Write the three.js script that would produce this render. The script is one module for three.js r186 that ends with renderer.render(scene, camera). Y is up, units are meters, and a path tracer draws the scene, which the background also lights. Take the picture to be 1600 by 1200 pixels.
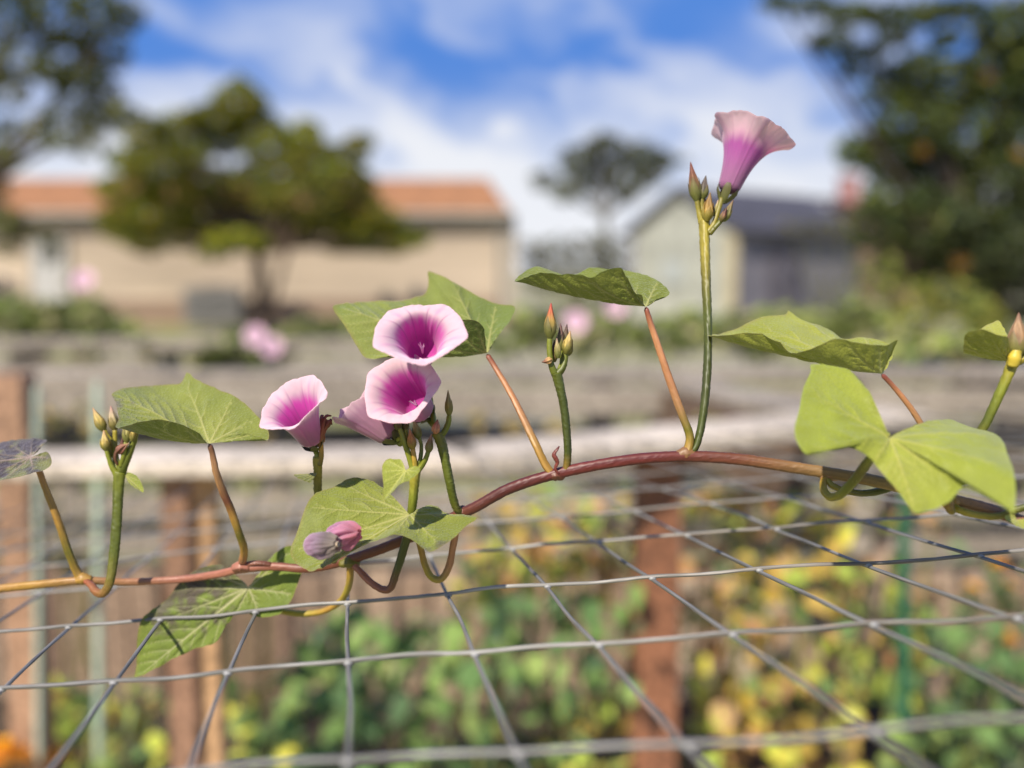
import * as THREE from 'three';
import { mergeGeometries } from 'three/addons/utils/BufferGeometryUtils.js';

// ---------------------------------------------------------------- camera, sky, sun, exposure
const scene = new THREE.Scene();
const F = 1500, PW = 1600, PH = 1200;                         // lens in photo pixels
const camera = new THREE.PerspectiveCamera(2 * Math.atan(PH / 2 / F) * 180 / Math.PI, PW / PH, 0.02, 900);
camera.position.set(0, 1.3, 0);
camera.rotation.set(-6.5 * Math.PI / 180, 0, 0);
camera.focus = 0.448;
camera.userData.fStop = 2.9;
camera.updateMatrixWorld(true);

function rng(seed) { let a = seed >>> 0; return () => { a = (a + 0x6D2B79F5) | 0; let t = Math.imul(a ^ (a >>> 15), 1 | a); t = (t + Math.imul(t ^ (t >>> 7), 61 | t)) ^ t; return ((t ^ (t >>> 14)) >>> 0) / 4294967296; }; }
const hash = (x, y, z) => { let h = Math.imul(x | 0, 374761393) ^ Math.imul(y | 0, 668265263) ^ Math.imul(z | 0, 2147483647 ^ 0x5bd1e995); h = Math.imul(h ^ (h >>> 13), 1274126177); return ((h ^ (h >>> 16)) >>> 0) / 4294967296; };
function noise(x, y, z = 0) {
  const X = Math.floor(x), Y = Math.floor(y), Z = Math.floor(z), f = t => t * t * (3 - 2 * t);
  const u = f(x - X), v = f(y - Y), w = f(z - Z), L = (a, b, t) => a + (b - a) * t;
  return L(L(L(hash(X, Y, Z), hash(X + 1, Y, Z), u), L(hash(X, Y + 1, Z), hash(X + 1, Y + 1, Z), u), v),
    L(L(hash(X, Y, Z + 1), hash(X + 1, Y, Z + 1), u), L(hash(X, Y + 1, Z + 1), hash(X + 1, Y + 1, Z + 1), u), v), w);
}
const fbm = (x, y, z = 0, o = 4) => { let s = 0, a = 0.5, n = 0; for (let k = 0; k < o; k++) { s += a * noise(x, y, z); n += a; x = x * 2.03 + 7.1; y = y * 2.03 + 3.7; z = z * 2.03 + 1.3; a *= 0.5; } return s / n; };
const sstep = (a, b, x) => { const t = Math.min(1, Math.max(0, (x - a) / (b - a))); return t * t * (3 - 2 * t); };
const mix = (a, b, t) => a + (b - a) * t;
const C = (s) => { const c = new THREE.Color(s); return [c.r, c.g, c.b]; };
const mix3 = (a, b, t) => [mix(a[0], b[0], t), mix(a[1], b[1], t), mix(a[2], b[2], t)];

const SUN = new THREE.Vector3(-0.42, 0.78, 0.46).normalize();
{
  const w = 1536, h = 768, d = new Float32Array(w * h * 4);
  const zen = [0.06, 0.15, 0.42], mid = [0.075, 0.20, 0.55], hor = [0.36, 0.46, 0.64], cl = [0.69, 0.70, 0.73];
  for (let j = 0; j < h; j++) for (let i = 0; i < w; i++) {
    const el = ((j + 0.5) / h - 0.5) * Math.PI, az = ((i + 0.5) / w - 0.5) * 2 * Math.PI;
    const x = Math.cos(el) * Math.cos(az), y = Math.sin(el), z = Math.cos(el) * Math.sin(az);
    const e = Math.max(0, el) * 180 / Math.PI;
    let c = e < 14 ? mix3(hor, mid, sstep(0, 13, e)) : mix3(mid, zen, sstep(14, 70, e));
    const px = x * 11 + 10.6714, pz = z * 11, py = y * 34 + x * 5 + 55.0033;
    const wob = fbm(px * 1.3, py * 0.7, pz * 1.3 + 5, 3) * 2.2;
    const n = fbm(px * 0.75 + wob * 0.5, py * 0.62 + 0.35 * px + wob, pz * 0.75, 5);
    let k = sstep(0.38, 0.86, n + 0.16 * (1 - sstep(3, 13, e))) * mix(0.95, 0.42, sstep(7, 19, e));
    k = Math.max(k, 0.94 * sstep(11, 4, e + (0.5 - n) * 9));
    c = mix3(c, cl, k);
    if (el < 0) c = [0.20, 0.19, 0.13];
    d.set([c[0], c[1], c[2], 1], (j * w + i) * 4);
  }
  const sky = new THREE.DataTexture(d, w, h, THREE.RGBAFormat, THREE.FloatType);
  sky.mapping = THREE.EquirectangularReflectionMapping; sky.magFilter = THREE.LinearFilter; sky.minFilter = THREE.LinearFilter; sky.needsUpdate = true;
  scene.background = sky; scene.environment = sky; scene.backgroundIntensity = 1; scene.environmentIntensity = 1;
}
const sun = new THREE.DirectionalLight(new THREE.Color(1.0, 0.91, 0.77), 5.0);
sun.position.copy(SUN).multiplyScalar(60); sun.castShadow = true; sun.shadow.radius = 2;
sun.shadow.mapSize.set(4096, 4096);
Object.assign(sun.shadow.camera, { left: -25, right: 25, top: 25, bottom: -25, near: 1, far: 150 });
scene.add(sun); scene.add(sun.target); sun.target.position.set(0, 0, -14);
const EXPOSURE = 1.3;

// ---------------------------------------------------------------- helpers
const V = (x, y, z) => new THREE.Vector3(x, y, z);
const P = (px, py, z) => V((px - 800) / F * z, (600 - py) / F * z, -z).applyMatrix4(camera.matrixWorld);          // a photo pixel at a depth along the lens axis
const ray = (px, py) => P(px, py, 1).sub(camera.position);
const W = (px, py, D) => { const r = ray(px, py); return camera.position.clone().addScaledVector(r, -D / r.z); };    // a photo pixel at a distance along -z
const onY = (px, py, y) => { const r = ray(px, py); return camera.position.clone().addScaledVector(r, (y - 1.3) / r.y); };
const CAMY = V(0, 1, 0).applyQuaternion(camera.quaternion), CAMX = V(1, 0, 0), CAMZ = V(0, 0, 1).applyQuaternion(camera.quaternion);

const used = {};
function numbered(n) { const k = used[n] = (used[n] ?? -1) + 1; return k ? `${n}_${String(k).padStart(3, '0')}` : n; }
function thing(name, label, category, at = V(0, 0, 0), group) {
  const o = new THREE.Group(); o.name = numbered(name); o.position.copy(at); scene.add(o);
  o.userData = { label, category }; if (group) o.userData.group = group;
  return o;
}
function shadows(m) { m.castShadow = m.receiveShadow = true; return m; }
function rootPos(o) { let r = o; while (r.parent && r.parent !== scene) r = r.parent; return r.position; }
function part(name, geo, mat, parent, label, kind) {                                    // geo in world coordinates
  const g = Array.isArray(geo) ? mergeGeometries(geo.map(q => clean(q)), false) : geo;
  const p = rootPos(parent); g.translate(-p.x, -p.y, -p.z);
  const m = shadows(new THREE.Mesh(g, mat)); m.name = name; parent.add(m);
  if (label) m.userData.label = label; if (kind) m.userData.kind = kind;
  return m;
}
function struct(name, geo, mat) { const m = shadows(new THREE.Mesh(geo, mat)); m.name = numbered(name); m.userData.kind = 'structure'; scene.add(m); return m; }
function clean(g) { const q = g.index ? g.toNonIndexed() : g; for (const k of Object.keys(q.attributes)) if (!['position', 'normal', 'uv', 'color'].includes(k)) q.deleteAttribute(k); return q; }
function geom(pos, idx, col, uv) {
  const g = new THREE.BufferGeometry();
  g.setAttribute('position', new THREE.Float32BufferAttribute(pos, 3));
  if (col) g.setAttribute('color', new THREE.Float32BufferAttribute(col, 3));
  if (uv) g.setAttribute('uv', new THREE.Float32BufferAttribute(uv, 2));
  if (idx) g.setIndex(idx);
  g.computeVertexNormals();
  return g;
}
// a board or post between two points: width across, height up (axis tilt allowed)
function beam(a, b, w, h, up = V(0, 1, 0), bev = 0.004) {
  const ax = b.clone().sub(a), L = ax.length(); ax.normalize();
  const side = V().crossVectors(up, ax).normalize(), u = V().crossVectors(ax, side).normalize();
  const s = new THREE.Shape(), x = w / 2, y = h / 2, e = Math.min(bev, x * 0.4, y * 0.4);
  s.moveTo(-x + e, -y); s.lineTo(x - e, -y); s.lineTo(x, -y + e); s.lineTo(x, y - e); s.lineTo(x - e, y); s.lineTo(-x + e, y); s.lineTo(-x, y - e); s.lineTo(-x, -y + e); s.closePath();
  const g = new THREE.ExtrudeGeometry(s, { depth: L, bevelEnabled: false, steps: 1 });
  const m = new THREE.Matrix4().makeBasis(side, u, ax); m.setPosition(a); g.applyMatrix4(m);
  return g;
}
function poly(pts, thick = 0.02, dir) {                                                // a flat slab: pts wound, extruded along dir
  const n = dir || V().crossVectors(pts[1].clone().sub(pts[0]), pts[2].clone().sub(pts[0])).normalize().multiplyScalar(-thick);
  const N = pts.length, pos = [], uv = [], push = (...q) => { for (const v of q) { pos.push(v.x, v.y, v.z); } };
  const bk = pts.map(p => p.clone().add(n));
  for (let k = 1; k < N - 1; k++) { push(pts[0], pts[k], pts[k + 1]); push(bk[0], bk[k + 1], bk[k]); }
  for (let k = 0; k < N; k++) { const a = pts[k], b = pts[(k + 1) % N], c = bk[(k + 1) % N], d = bk[k]; push(a, d, c, a, c, b); }
  for (let k = 0; k < pos.length; k += 3) uv.push(pos[k] + pos[k + 2] * 0.5, pos[k + 1]);
  return geom(pos, null, null, uv);
}
const colAt = (stops, t) => { const k = t * (stops.length - 1), i = Math.min(stops.length - 2, Math.floor(k)); return mix3(stops[i], stops[i + 1], k - i); };
// a stem: world points, radii in metres along it, colour stops
function tube(pts, radii, stops, { segs = 0, radial = 10, rough = 0.05, seed = 1, cap = true, tex = 1, hairs = 0 } = {}) {
  const curve = new THREE.CatmullRomCurve3(pts, false, 'centripetal');
  const n = segs || Math.max(8, pts.length * 10), fr = [];
  let T = curve.getTangentAt(0), N = V().crossVectors(T, Math.abs(T.y) < 0.9 ? V(0, 1, 0) : V(1, 0, 0)).normalize();
  const pos = [], col = [], idx = [], uv = [];
  let along = 0, prev = null;
  for (let i = 0; i <= n; i++) {
    const t = i / n, p = curve.getPointAt(t), tt = curve.getTangentAt(t);
    N.addScaledVector(tt, -N.dot(tt)).normalize(); const B = V().crossVectors(tt, N);
    if (prev) along += p.distanceTo(prev); prev = p;
    const k = t * (radii.length - 1), a = Math.min(radii.length - 2, Math.floor(k)), r0 = mix(radii[a], radii[a + 1], k - a);
    const c0 = colAt(stops, t);
    for (let j = 0; j <= radial; j++) {
      const th = j / radial * Math.PI * 2, jj = j % radial;
      const q = 1 + rough * (noise(i * 0.9 + seed * 13, jj * 1.7, seed) * 2 - 1) + rough * 0.7 * Math.cos(th * 3 + seed);
      const r = (cap && (i === 0 || i === n)) ? r0 * 0.4 * q : r0 * q;
      pos.push(p.x + (N.x * Math.cos(th) + B.x * Math.sin(th)) * r, p.y + (N.y * Math.cos(th) + B.y * Math.sin(th)) * r, p.z + (N.z * Math.cos(th) + B.z * Math.sin(th)) * r);
      const m = 1 + tex * (0.55 * (noise(jj * 1.9 + seed * 3.1, along * 60, 7) - .5) + 0.32 * (fbm(along * 900 + seed, jj * 1.1, seed, 3) - 0.5) + 0.16 * (noise(jj * 2.3 + seed, along * 120) - 0.5));
      col.push(c0[0] * m, c0[1] * m, c0[2] * m); uv.push(th / 6.283 * 0.01, along);
      if (i < n && j < radial) { const a0 = i * (radial + 1) + j, b0 = a0 + radial + 1; idx.push(a0, a0 + 1, b0, a0 + 1, b0 + 1, b0); }
    }
  }
  if (hairs) { const R = rng(seed * 77 + 5), hc = C('#d8d2a8'); for (let h = 0; h < hairs; h++) { const t = R(), p = curve.getPointAt(t), tt = curve.getTangentAt(t), a = V(R() - .5, R() - .5, R() - .5), o = V().crossVectors(tt, a).normalize(), k = t * (radii.length - 1), q = Math.min(radii.length - 2, Math.floor(k)), rr = mix(radii[q], radii[q + 1], k - q), L = .0004 + .0006 * R(), w = .00004, b0 = pos.length / 3, sd = V().crossVectors(tt, o).multiplyScalar(w), e = p.clone().addScaledVector(o, rr * .9), f = p.clone().addScaledVector(o, rr + L).addScaledVector(tt, L * .5 * (R() - .3)); for (const v of [e.clone().add(sd), e.clone().sub(sd), f]) { pos.push(v.x, v.y, v.z); col.push(...hc); uv.push(0, 0); } idx.push(b0, b0 + 1, b0 + 2, b0, b0 + 2, b0 + 1); } }
  if (cap) for (const [s, i] of [[0, 0], [1, n]]) { const c = curve.getPointAt(s), k = pos.length / 3, cc = colAt(stops, s); pos.push(c.x, c.y, c.z); col.push(...cc); uv.push(0, 0); for (let j = 0; j < radial; j++) { const a = i * (radial + 1) + j; s ? idx.push(k, a, a + 1) : idx.push(k, a + 1, a); } }
  return geom(pos, idx, col, uv);
}
const px2m = (w, z) => w * z / F;
const PP = list => list.map(q => P(q[0], q[1], q[2]));
const stemP = (list, widths, stops, opt) => { const zm = list[Math.floor(list.length / 2)][2]; return tube(PP(list), widths.map(w => px2m(w, zm) / 2), stops, opt); };

// textures
function tex(w, h, fn, srgb, rep) {
  const d = new Uint8Array(w * h * 4);
  for (let j = 0; j < h; j++) for (let i = 0; i < w; i++) { const c = fn(i / w, j / h); d.set([c[0] * 255, (c[1] ?? c[0]) * 255, (c[2] ?? c[0]) * 255, 255].map(v => Math.max(0, Math.min(255, v))), (j * w + i) * 4); }
  const t = new THREE.DataTexture(d, w, h); t.wrapS = t.wrapT = THREE.RepeatWrapping; t.magFilter = THREE.LinearFilter; t.minFilter = THREE.LinearMipmapLinearFilter; t.generateMipmaps = true;
  if (srgb) t.colorSpace = THREE.SRGBColorSpace; if (rep) t.repeat.set(...rep); t.needsUpdate = true; return t;
}
const per = (x, n) => ((x % n) + n) % n;
function tnoise(u, v, n, s) { const x = u * n, y = v * n, X = Math.floor(x), Y = Math.floor(y), f = t => t * t * (3 - 2 * t), a = f(x - X), b = f(y - Y), H = (i, j) => hash(per(i, n), per(j, n), s); return mix(mix(H(X, Y), H(X + 1, Y), a), mix(H(X, Y + 1), H(X + 1, Y + 1), a), b); }
function worley(u, v, n, s) { const x = u * n, y = v * n, X = Math.floor(x), Y = Math.floor(y); let a = 9, b = 9; for (let i = -1; i < 2; i++) for (let j = -1; j < 2; j++) { const cx = X + i, cy = Y + j, p = per(cx, n), q = per(cy, n), d = Math.hypot(cx + hash(p, q, s) - x, cy + hash(p, q, s + 9) - y); if (d < a) { b = a; a = d; } else if (d < b) b = d; } return [a, b]; }
const leafBump = tex(512, 512, (u, v) => { const [a, b] = worley(u, v, 16, 3), [c, d] = worley(u, v, 44, 5); return [0.65 * sstep(0, 0.28, b - a) + 0.25 * sstep(0, 0.3, d - c) + 0.1 * tnoise(u, v, 128, 4)]; });
const woodCol = tex(512, 512, (u, v) => { const g = tnoise(u, v * 1, 64, 1) * 0.5 + tnoise(u, v, 8, 2) * 0.5; const l = 0.5 * tnoise(u, v, 128, 5) + 0.5 * g; const k = 0.86 + 0.75 * (l - 0.5); return [k, k * 0.99, k * 0.97]; }, true);
const woodBump = tex(512, 512, (u, v) => [0.5 * tnoise(u, 0.1 + v * 0.02, 128, 7) + 0.5 * tnoise(u, v, 64, 8)]);
const grime = tex(512, 512, (u, v) => { const k = 0.80 + 0.28 * (tnoise(u, v, 6, 1) * 0.5 + tnoise(u, v, 24, 2) * 0.3 + tnoise(u, v, 90, 3) * 0.2 - 0.5); return [k, k, k]; }, true);
const groundTex = tex(1024, 1024, (u, v) => { const a = tnoise(u, v, 5, 1), b = tnoise(u, v, 40, 2), c = tnoise(u, v, 200, 3), d = sstep(0.35, 0.7, a * 0.6 + b * 0.4); const g = mix3(C('#7f7f48'), C('#98907a'), d), k = 0.7 + 0.6 * c; return g.map(q => Math.pow(q * k, 1 / 2.2)); }, true, [1 / 6, 1 / 6]);
const soilTex = tex(512, 512, (u, v) => { const k = 0.5 + 0.5 * tnoise(u, v, 30, 1) * tnoise(u, v, 120, 2) + 0.3 * (tnoise(u, v, 8, 4) - 0.5); return [0.40 * k, 0.33 * k, 0.26 * k]; }, true, [1.5, 1.5]);

// materials
const M = {};
M.leaf = new THREE.MeshPhysicalMaterial({ vertexColors: true, side: THREE.DoubleSide, roughness: 0.96, transmission: 0.24, thickness: 0, clearcoat: 0.16, clearcoatRoughness: 0.42, bumpMap: leafBump, bumpScale: 0.00026 });
M.petal = new THREE.MeshPhysicalMaterial({ vertexColors: true, side: THREE.DoubleSide, roughness: 0.98, transmission: 0.5, thickness: 0, sheen: 0.3, sheenRoughness: 0.6, sheenColor: new THREE.Color(1, 0.8, 0.95) });
M.stem = new THREE.MeshPhysicalMaterial({ vertexColors: true, roughness: 0.5, clearcoat: 0.12, clearcoatRoughness: 0.4 });
M.bud = new THREE.MeshStandardMaterial({ vertexColors: true, roughness: 0.62, side: THREE.DoubleSide });
M.wire = new THREE.MeshStandardMaterial({ vertexColors: true, roughness: 0.6, metalness: 0.25 });
M.foliage = new THREE.MeshPhysicalMaterial({ vertexColors: true, side: THREE.DoubleSide, roughness: 0.97, transmission: 0.22, thickness: 0 });
M.bark = new THREE.MeshStandardMaterial({ vertexColors: true, roughness: 0.9 });
const wood = (hex, r = 0.8) => new THREE.MeshStandardMaterial({ color: hex, map: woodCol, bumpMap: woodBump, bumpScale: 0.002, roughness: r });
const flat = (hex, r = 0.85) => new THREE.MeshStandardMaterial({ color: hex, map: grime, roughness: r });
M.paleWood = wood('#ddd0c1'); M.greyWood = wood('#a79d91'); M.darkGreyWood = wood('#7b736a'); M.redWood = wood('#9a684c'); M.brownWood = wood('#a47e66'); M.tanWood = wood('#d6ab80'); M.orangeWood = wood('#b58f74'); M.darkWood = wood('#75604f');
M.picket = [wood('#a88f7a'), wood('#b8a08a'), wood('#937a68'), wood('#c6b4a0')];

// ---------------------------------------------------------------- ground
{
  const g = new THREE.PlaneGeometry(700, 700, 60, 60); g.rotateX(-Math.PI / 2); g.translate(0, 0, -250);
  const uv = g.attributes.uv, p = g.attributes.position;
  for (let i = 0; i < p.count; i++) uv.setXY(i, p.getX(i), p.getZ(i));
  struct('ground', g, new THREE.MeshStandardMaterial({ map: groundTex, roughness: 0.95 }));
  const s = new THREE.PlaneGeometry(7, 2.6, 2, 2); s.rotateX(-Math.PI / 2); s.translate(0, 0.02, -2.9);
  const u2 = s.attributes.uv, p2 = s.attributes.position; for (let i = 0; i < p2.count; i++) u2.setXY(i, p2.getX(i), p2.getZ(i));
  struct('garden_soil', s, new THREE.MeshStandardMaterial({ map: soilTex, roughness: 1 }));
}

// ---------------------------------------------------------------- buildings
{
  const o = thing('house', 'long low tan house with orange brown roof behind the garden', 'house', V(-9, 0, -25));
  const D = 25, xr = W(806, 400, D).x, yE = W(700, 333, 24.6).y, xl = -26;
  const wallM = flat('#dcc8b0', 0.8), trim = flat('#c9bfae'), base = flat('#b39882');
  part('wall', new THREE.BoxGeometry(xr - xl, yE - 0.3, 8).translate((xr + xl) / 2, 0.3 + (yE - 0.3) / 2, -29), wallM, o);
  part('foundation', new THREE.BoxGeometry(xr - xl - 0.04, 0.66, 8.0).translate((xr + xl) / 2, 0.33, -28.97), base, o);
  const e1 = W(795, 330, 24.7), yEave = e1.y, xe = e1.x + 0.05, ridge = W(762, 279, 29), a = V(xl, yEave, -24.72), b = V(xe, yEave, -24.72), c = V(xe, yEave, -33.4), d = V(xl, yEave, -33.4), r1 = V(xl + 4, ridge.y, -29), r2 = V(ridge.x, ridge.y, -29);
  const pos = [], tri = (...q) => q.forEach(v => pos.push(v.x, v.y, v.z));
  tri(a, b, r2, a, r2, r1, b, c, r2, c, d, r1, c, r1, r2, d, a, r1, a, d, c, a, c, b);
  const uv = []; for (let k = 0; k < pos.length; k += 3) uv.push(pos[k], pos[k + 1] * 2);
  part('roof', geom(pos, null, null, uv), flat('#c58a5a'), o);
  part('fascia', new THREE.BoxGeometry(xe - xl + 0.06, 0.26, 0.05).translate((xe + xl) / 2, yEave - 0.13, -24.70), trim, o);
  part('fascia', new THREE.BoxGeometry(0.05, 0.26, 8.6).translate(xe + 0.03, yEave - 0.13, -29.05), trim, o);
  part('soffit', new THREE.BoxGeometry(xe - xl, 0.03, 0.27).translate((xe + xl) / 2, yEave - 0.275, -24.86), flat('#b9ad9c'), o);
  part('gutter', new THREE.BoxGeometry(xe - xl + 0.02, 0.1, 0.1).translate((xe + xl) / 2, yEave - 0.06, -24.62), flat('#d4ccc0'), o);
  part('corner_trim', new THREE.BoxGeometry(0.34, yEave - 0.36, 0.06).translate(xr - 0.17, (yEave - 0.36) / 2 + 0.3, -24.97), flat('#d3c6b4'), o);
  part('downspout', new THREE.CylinderGeometry(0.05, 0.05, yEave - 0.7, 10).translate(xr - 0.45, (yEave) / 2, -24.9), flat('#cfc7bb'), o);
  const dl = W(52, 400, D), dr = W(104, 400, D), top = W(80, 372, D).y;
  const door = part('door', new THREE.BoxGeometry(dr.x - dl.x, top, 0.08).translate((dl.x + dr.x) / 2, top / 2, -24.96), flat('#dcdad6', 0.5), o);
  part('handle', new THREE.SphereGeometry(0.05, 10, 8).translate(dr.x - 0.1, 1.0, -24.88), new THREE.MeshStandardMaterial({ color: '#8a7a52', metalness: 0.8, roughness: 0.35 }), door);
  for (const [x0, x1] of [[-6, -2], [4, 8]]) part('door_frame', new THREE.BoxGeometry(0.08, top + 0.08, 0.12).translate(x0 < 0 ? dl.x - 0.045 : dr.x + 0.045, (top + 0.08) / 2, -24.95), trim, o);
  const u = thing('outdoor_unit', 'grey metal box unit against the tan house wall behind the round tree', 'air conditioner', V(W(335, 450, 24.4).x, 0, -24.4));
  const ux = u.position.x, uw = px2m(86, 24.4), uh = W(335, 446, 24.4).y;
  part('casing', new THREE.BoxGeometry(uw, uh - 0.1, 0.6).translate(ux, uh / 2, -24.4), flat('#8f8c88', 0.5), u);
  part('top_grille', new THREE.CylinderGeometry(0.3, 0.3, 0.04, 24).translate(ux, uh - 0.03, -24.4), flat('#4a4a4a', 0.5), u);
  for (let k = 0; k < 7; k++) part('slat', new THREE.BoxGeometry(uw - 0.12, 0.04, 0.02).translate(ux, 0.25 + k * (uh - 0.5) / 6, -24.085), flat('#858584', 0.5), u);
}
{
  const L = V(3.33, 0, -27), K = V(5.6, 0, -24), Rr = V(9.7, 0, -27.1), B = L.clone().add(Rr).sub(K);
  const o = thing('shed', 'small grey gabled outbuilding with dark roof beside the big dark tree', 'shed', K.clone());
  const yE = 2.46, yR = 3.52, up = (p, y) => V(p.x, y, p.z), mg = L.clone().add(K).multiplyScalar(0.5), mb = Rr.clone().add(B).multiplyScalar(0.5);
  part('gable_wall', poly([L, K, up(K, yE), up(mg, yR), up(L, yE)], 0.15), flat('#c8cabe'), o, 'pale green grey gable wall');
  const u = K.clone().sub(L).normalize(), n2 = Rr.clone().sub(K).normalize(), out = V().crossVectors(n2, V(0, 1, 0)).normalize();
  part('side_wall', poly([K, Rr, up(Rr, yE), up(K, yE)], 0.15), flat('#9a96a0'), o, 'grey side wall');
  part('rear_wall', poly([Rr, B, up(B, yE), up(mb, yR), up(Rr, yE)], 0.15), flat('#9a96a0'), o);
  part('side_wall', poly([B, L, up(L, yE), up(B, yE)], 0.15), flat('#9a96a0'), o);
  const ov = 0.28, sl = (yR - yE) / mg.distanceTo(K);
  const eK = up(K, yE - ov * sl).addScaledVector(u, ov).addScaledVector(n2, -0.25), eR = up(Rr, yE - ov * sl).addScaledVector(u, ov).addScaledVector(n2, 0.25), rG = up(mg, yR).addScaledVector(n2, -0.25), rB = up(mb, yR).addScaledVector(n2, 0.25);
  const eL = up(L, yE - ov * sl).addScaledVector(u, -ov).addScaledVector(n2, -0.25), eB = up(B, yE - ov * sl).addScaledVector(u, -ov).addScaledVector(n2, 0.25);
  const lift = V(0, 0.09, 0);
  part('roof', [poly([eK, eR, rB, rG].map(p => p.clone().add(lift)), 0.08), poly([rG, rB, eB, eL].map(p => p.clone().add(lift)), 0.08)], flat('#5b5a66'), o);
  const cw = K.clone().addScaledVector(u, -0.2).addScaledVector(n2, -0.02);
  part('corner_board', beam(cw, up(cw, yE), 0.42, 0.05, n2), flat('#cfc3a2'), o, 'cream corner board');
  const at = (t, y) => K.clone().lerp(Rr, t).setY(y).addScaledVector(out, 0.03);
  const door = part('door', poly([at(0.26, 0), at(0.45, 0), at(0.45, 2.0), at(0.26, 2.0)], 0.05), flat('#85808b'), o);
  part('handle', new THREE.SphereGeometry(0.05, 8, 6).translate(...at(0.42, 1).addScaledVector(out, 0.06).toArray()), flat('#3a3a3a', 0.4), door);
  for (const t of [0.245, 0.465]) part('door_frame', beam(at(t, 0), at(t, 2.1), 0.09, 0.09, n2), flat('#6d6872'), o);
  const ga = (t, y) => L.clone().lerp(K, t).setY(y).addScaledVector(n2, -0.03);
  const win = part('window', poly([ga(0.3, 1.0), ga(0.55, 1.0), ga(0.55, 1.75), ga(0.3, 1.75)], 0.05), flat('#c4c7bd'), o);
  part('pane', poly([ga(0.33, 1.07), ga(0.52, 1.07), ga(0.52, 1.68), ga(0.33, 1.68)].map(p => p.addScaledVector(n2, -0.02)), 0.03), new THREE.MeshStandardMaterial({ color: '#a4a9a8', roughness: 0.25 }), win);
}
{
  const o = thing('brick_house', 'far red brick chimney house peeking out behind the dark tree', 'house', V(15, 0, -42));
  const x0 = W(1312, 300, 42).x, x1 = W(1480, 300, 42).x, y = W(1350, 318, 42).y, ct = W(1330, 276, 42).y, cx = W(1331, 290, 42).x;
  part('wall', new THREE.BoxGeometry(x1 - x0, y, 6).translate((x0 + x1) / 2, y / 2, -45), flat('#8d6f66'), o);
  const rf = part('roof', poly([V(x0 - 0.3, y, -41.7), V(x1 + 0.3, y, -41.7), V(x1 + 0.3, y + 0.5, -45), V(x0 - 0.3, y + 0.5, -45)], 0.1), flat('#5d4c48'), o);
  part('chimney', [new THREE.BoxGeometry(0.66, ct - y + 0.4, 0.7).translate(cx, (ct + y - 0.4) / 2, -42.4), new THREE.BoxGeometry(0.8, 0.12, 0.85).translate(cx, ct, -42.4)], flat('#cf9690'), rf);
}

// ---------------------------------------------------------------- trees and shrubs
function leafPile(spots, size, palette, seed, aspect = 0.6) {            // spots: [center, radii Vector3, count]
  const R = rng(seed), pos = [], col = [], idx = [];
  const q = new THREE.Quaternion(), e = new THREE.Euler(), v = V();
  for (const [c, r, n, tone = 1] of spots) for (let k = 0; k < n; k++) {
    let x, y, z, l; do { x = R() * 2 - 1; y = R() * 2 - 1; z = R() * 2 - 1; l = x * x + y * y + z * z; } while (l > 1 || l < 0.03);
    const sc = Math.pow(l, -0.18);
    const p = V(c.x + x * r.x * sc, c.y + y * r.y * sc, c.z + z * r.z * sc);
    e.set(-1.15 + (R() - 0.5) * 2.1, R() * 6.283, (R() - 0.5) * 1.2, 'YXZ'); q.setFromEuler(e);
    const s = size * (0.6 + 0.8 * R()), w = s * aspect, b = pos.length / 3, cc = palette[Math.floor(R() * palette.length)], m = (0.75 + 0.5 * R()) * tone;
    for (const [a, h, d] of [[0, 0, 0], [w / 2, s * 0.4, s * 0.08], [0, s, -s * 0.1], [-w / 2, s * 0.4, s * 0.08], [0, s * 0.42, -s * 0.04]]) { v.set(a, h - s / 2, d).applyQuaternion(q).add(p); pos.push(v.x, v.y, v.z); col.push(cc[0] * m, cc[1] * m, cc[2] * m); }
    idx.push(b, b + 1, b + 4, b + 1, b + 2, b + 4, b + 2, b + 3, b + 4, b + 3, b, b + 4);
  }
  return geom(pos, idx, col);
}
const barkStops = (hex) => [C(hex), C(hex).map(v => v * 1.15), C(hex)];
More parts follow.
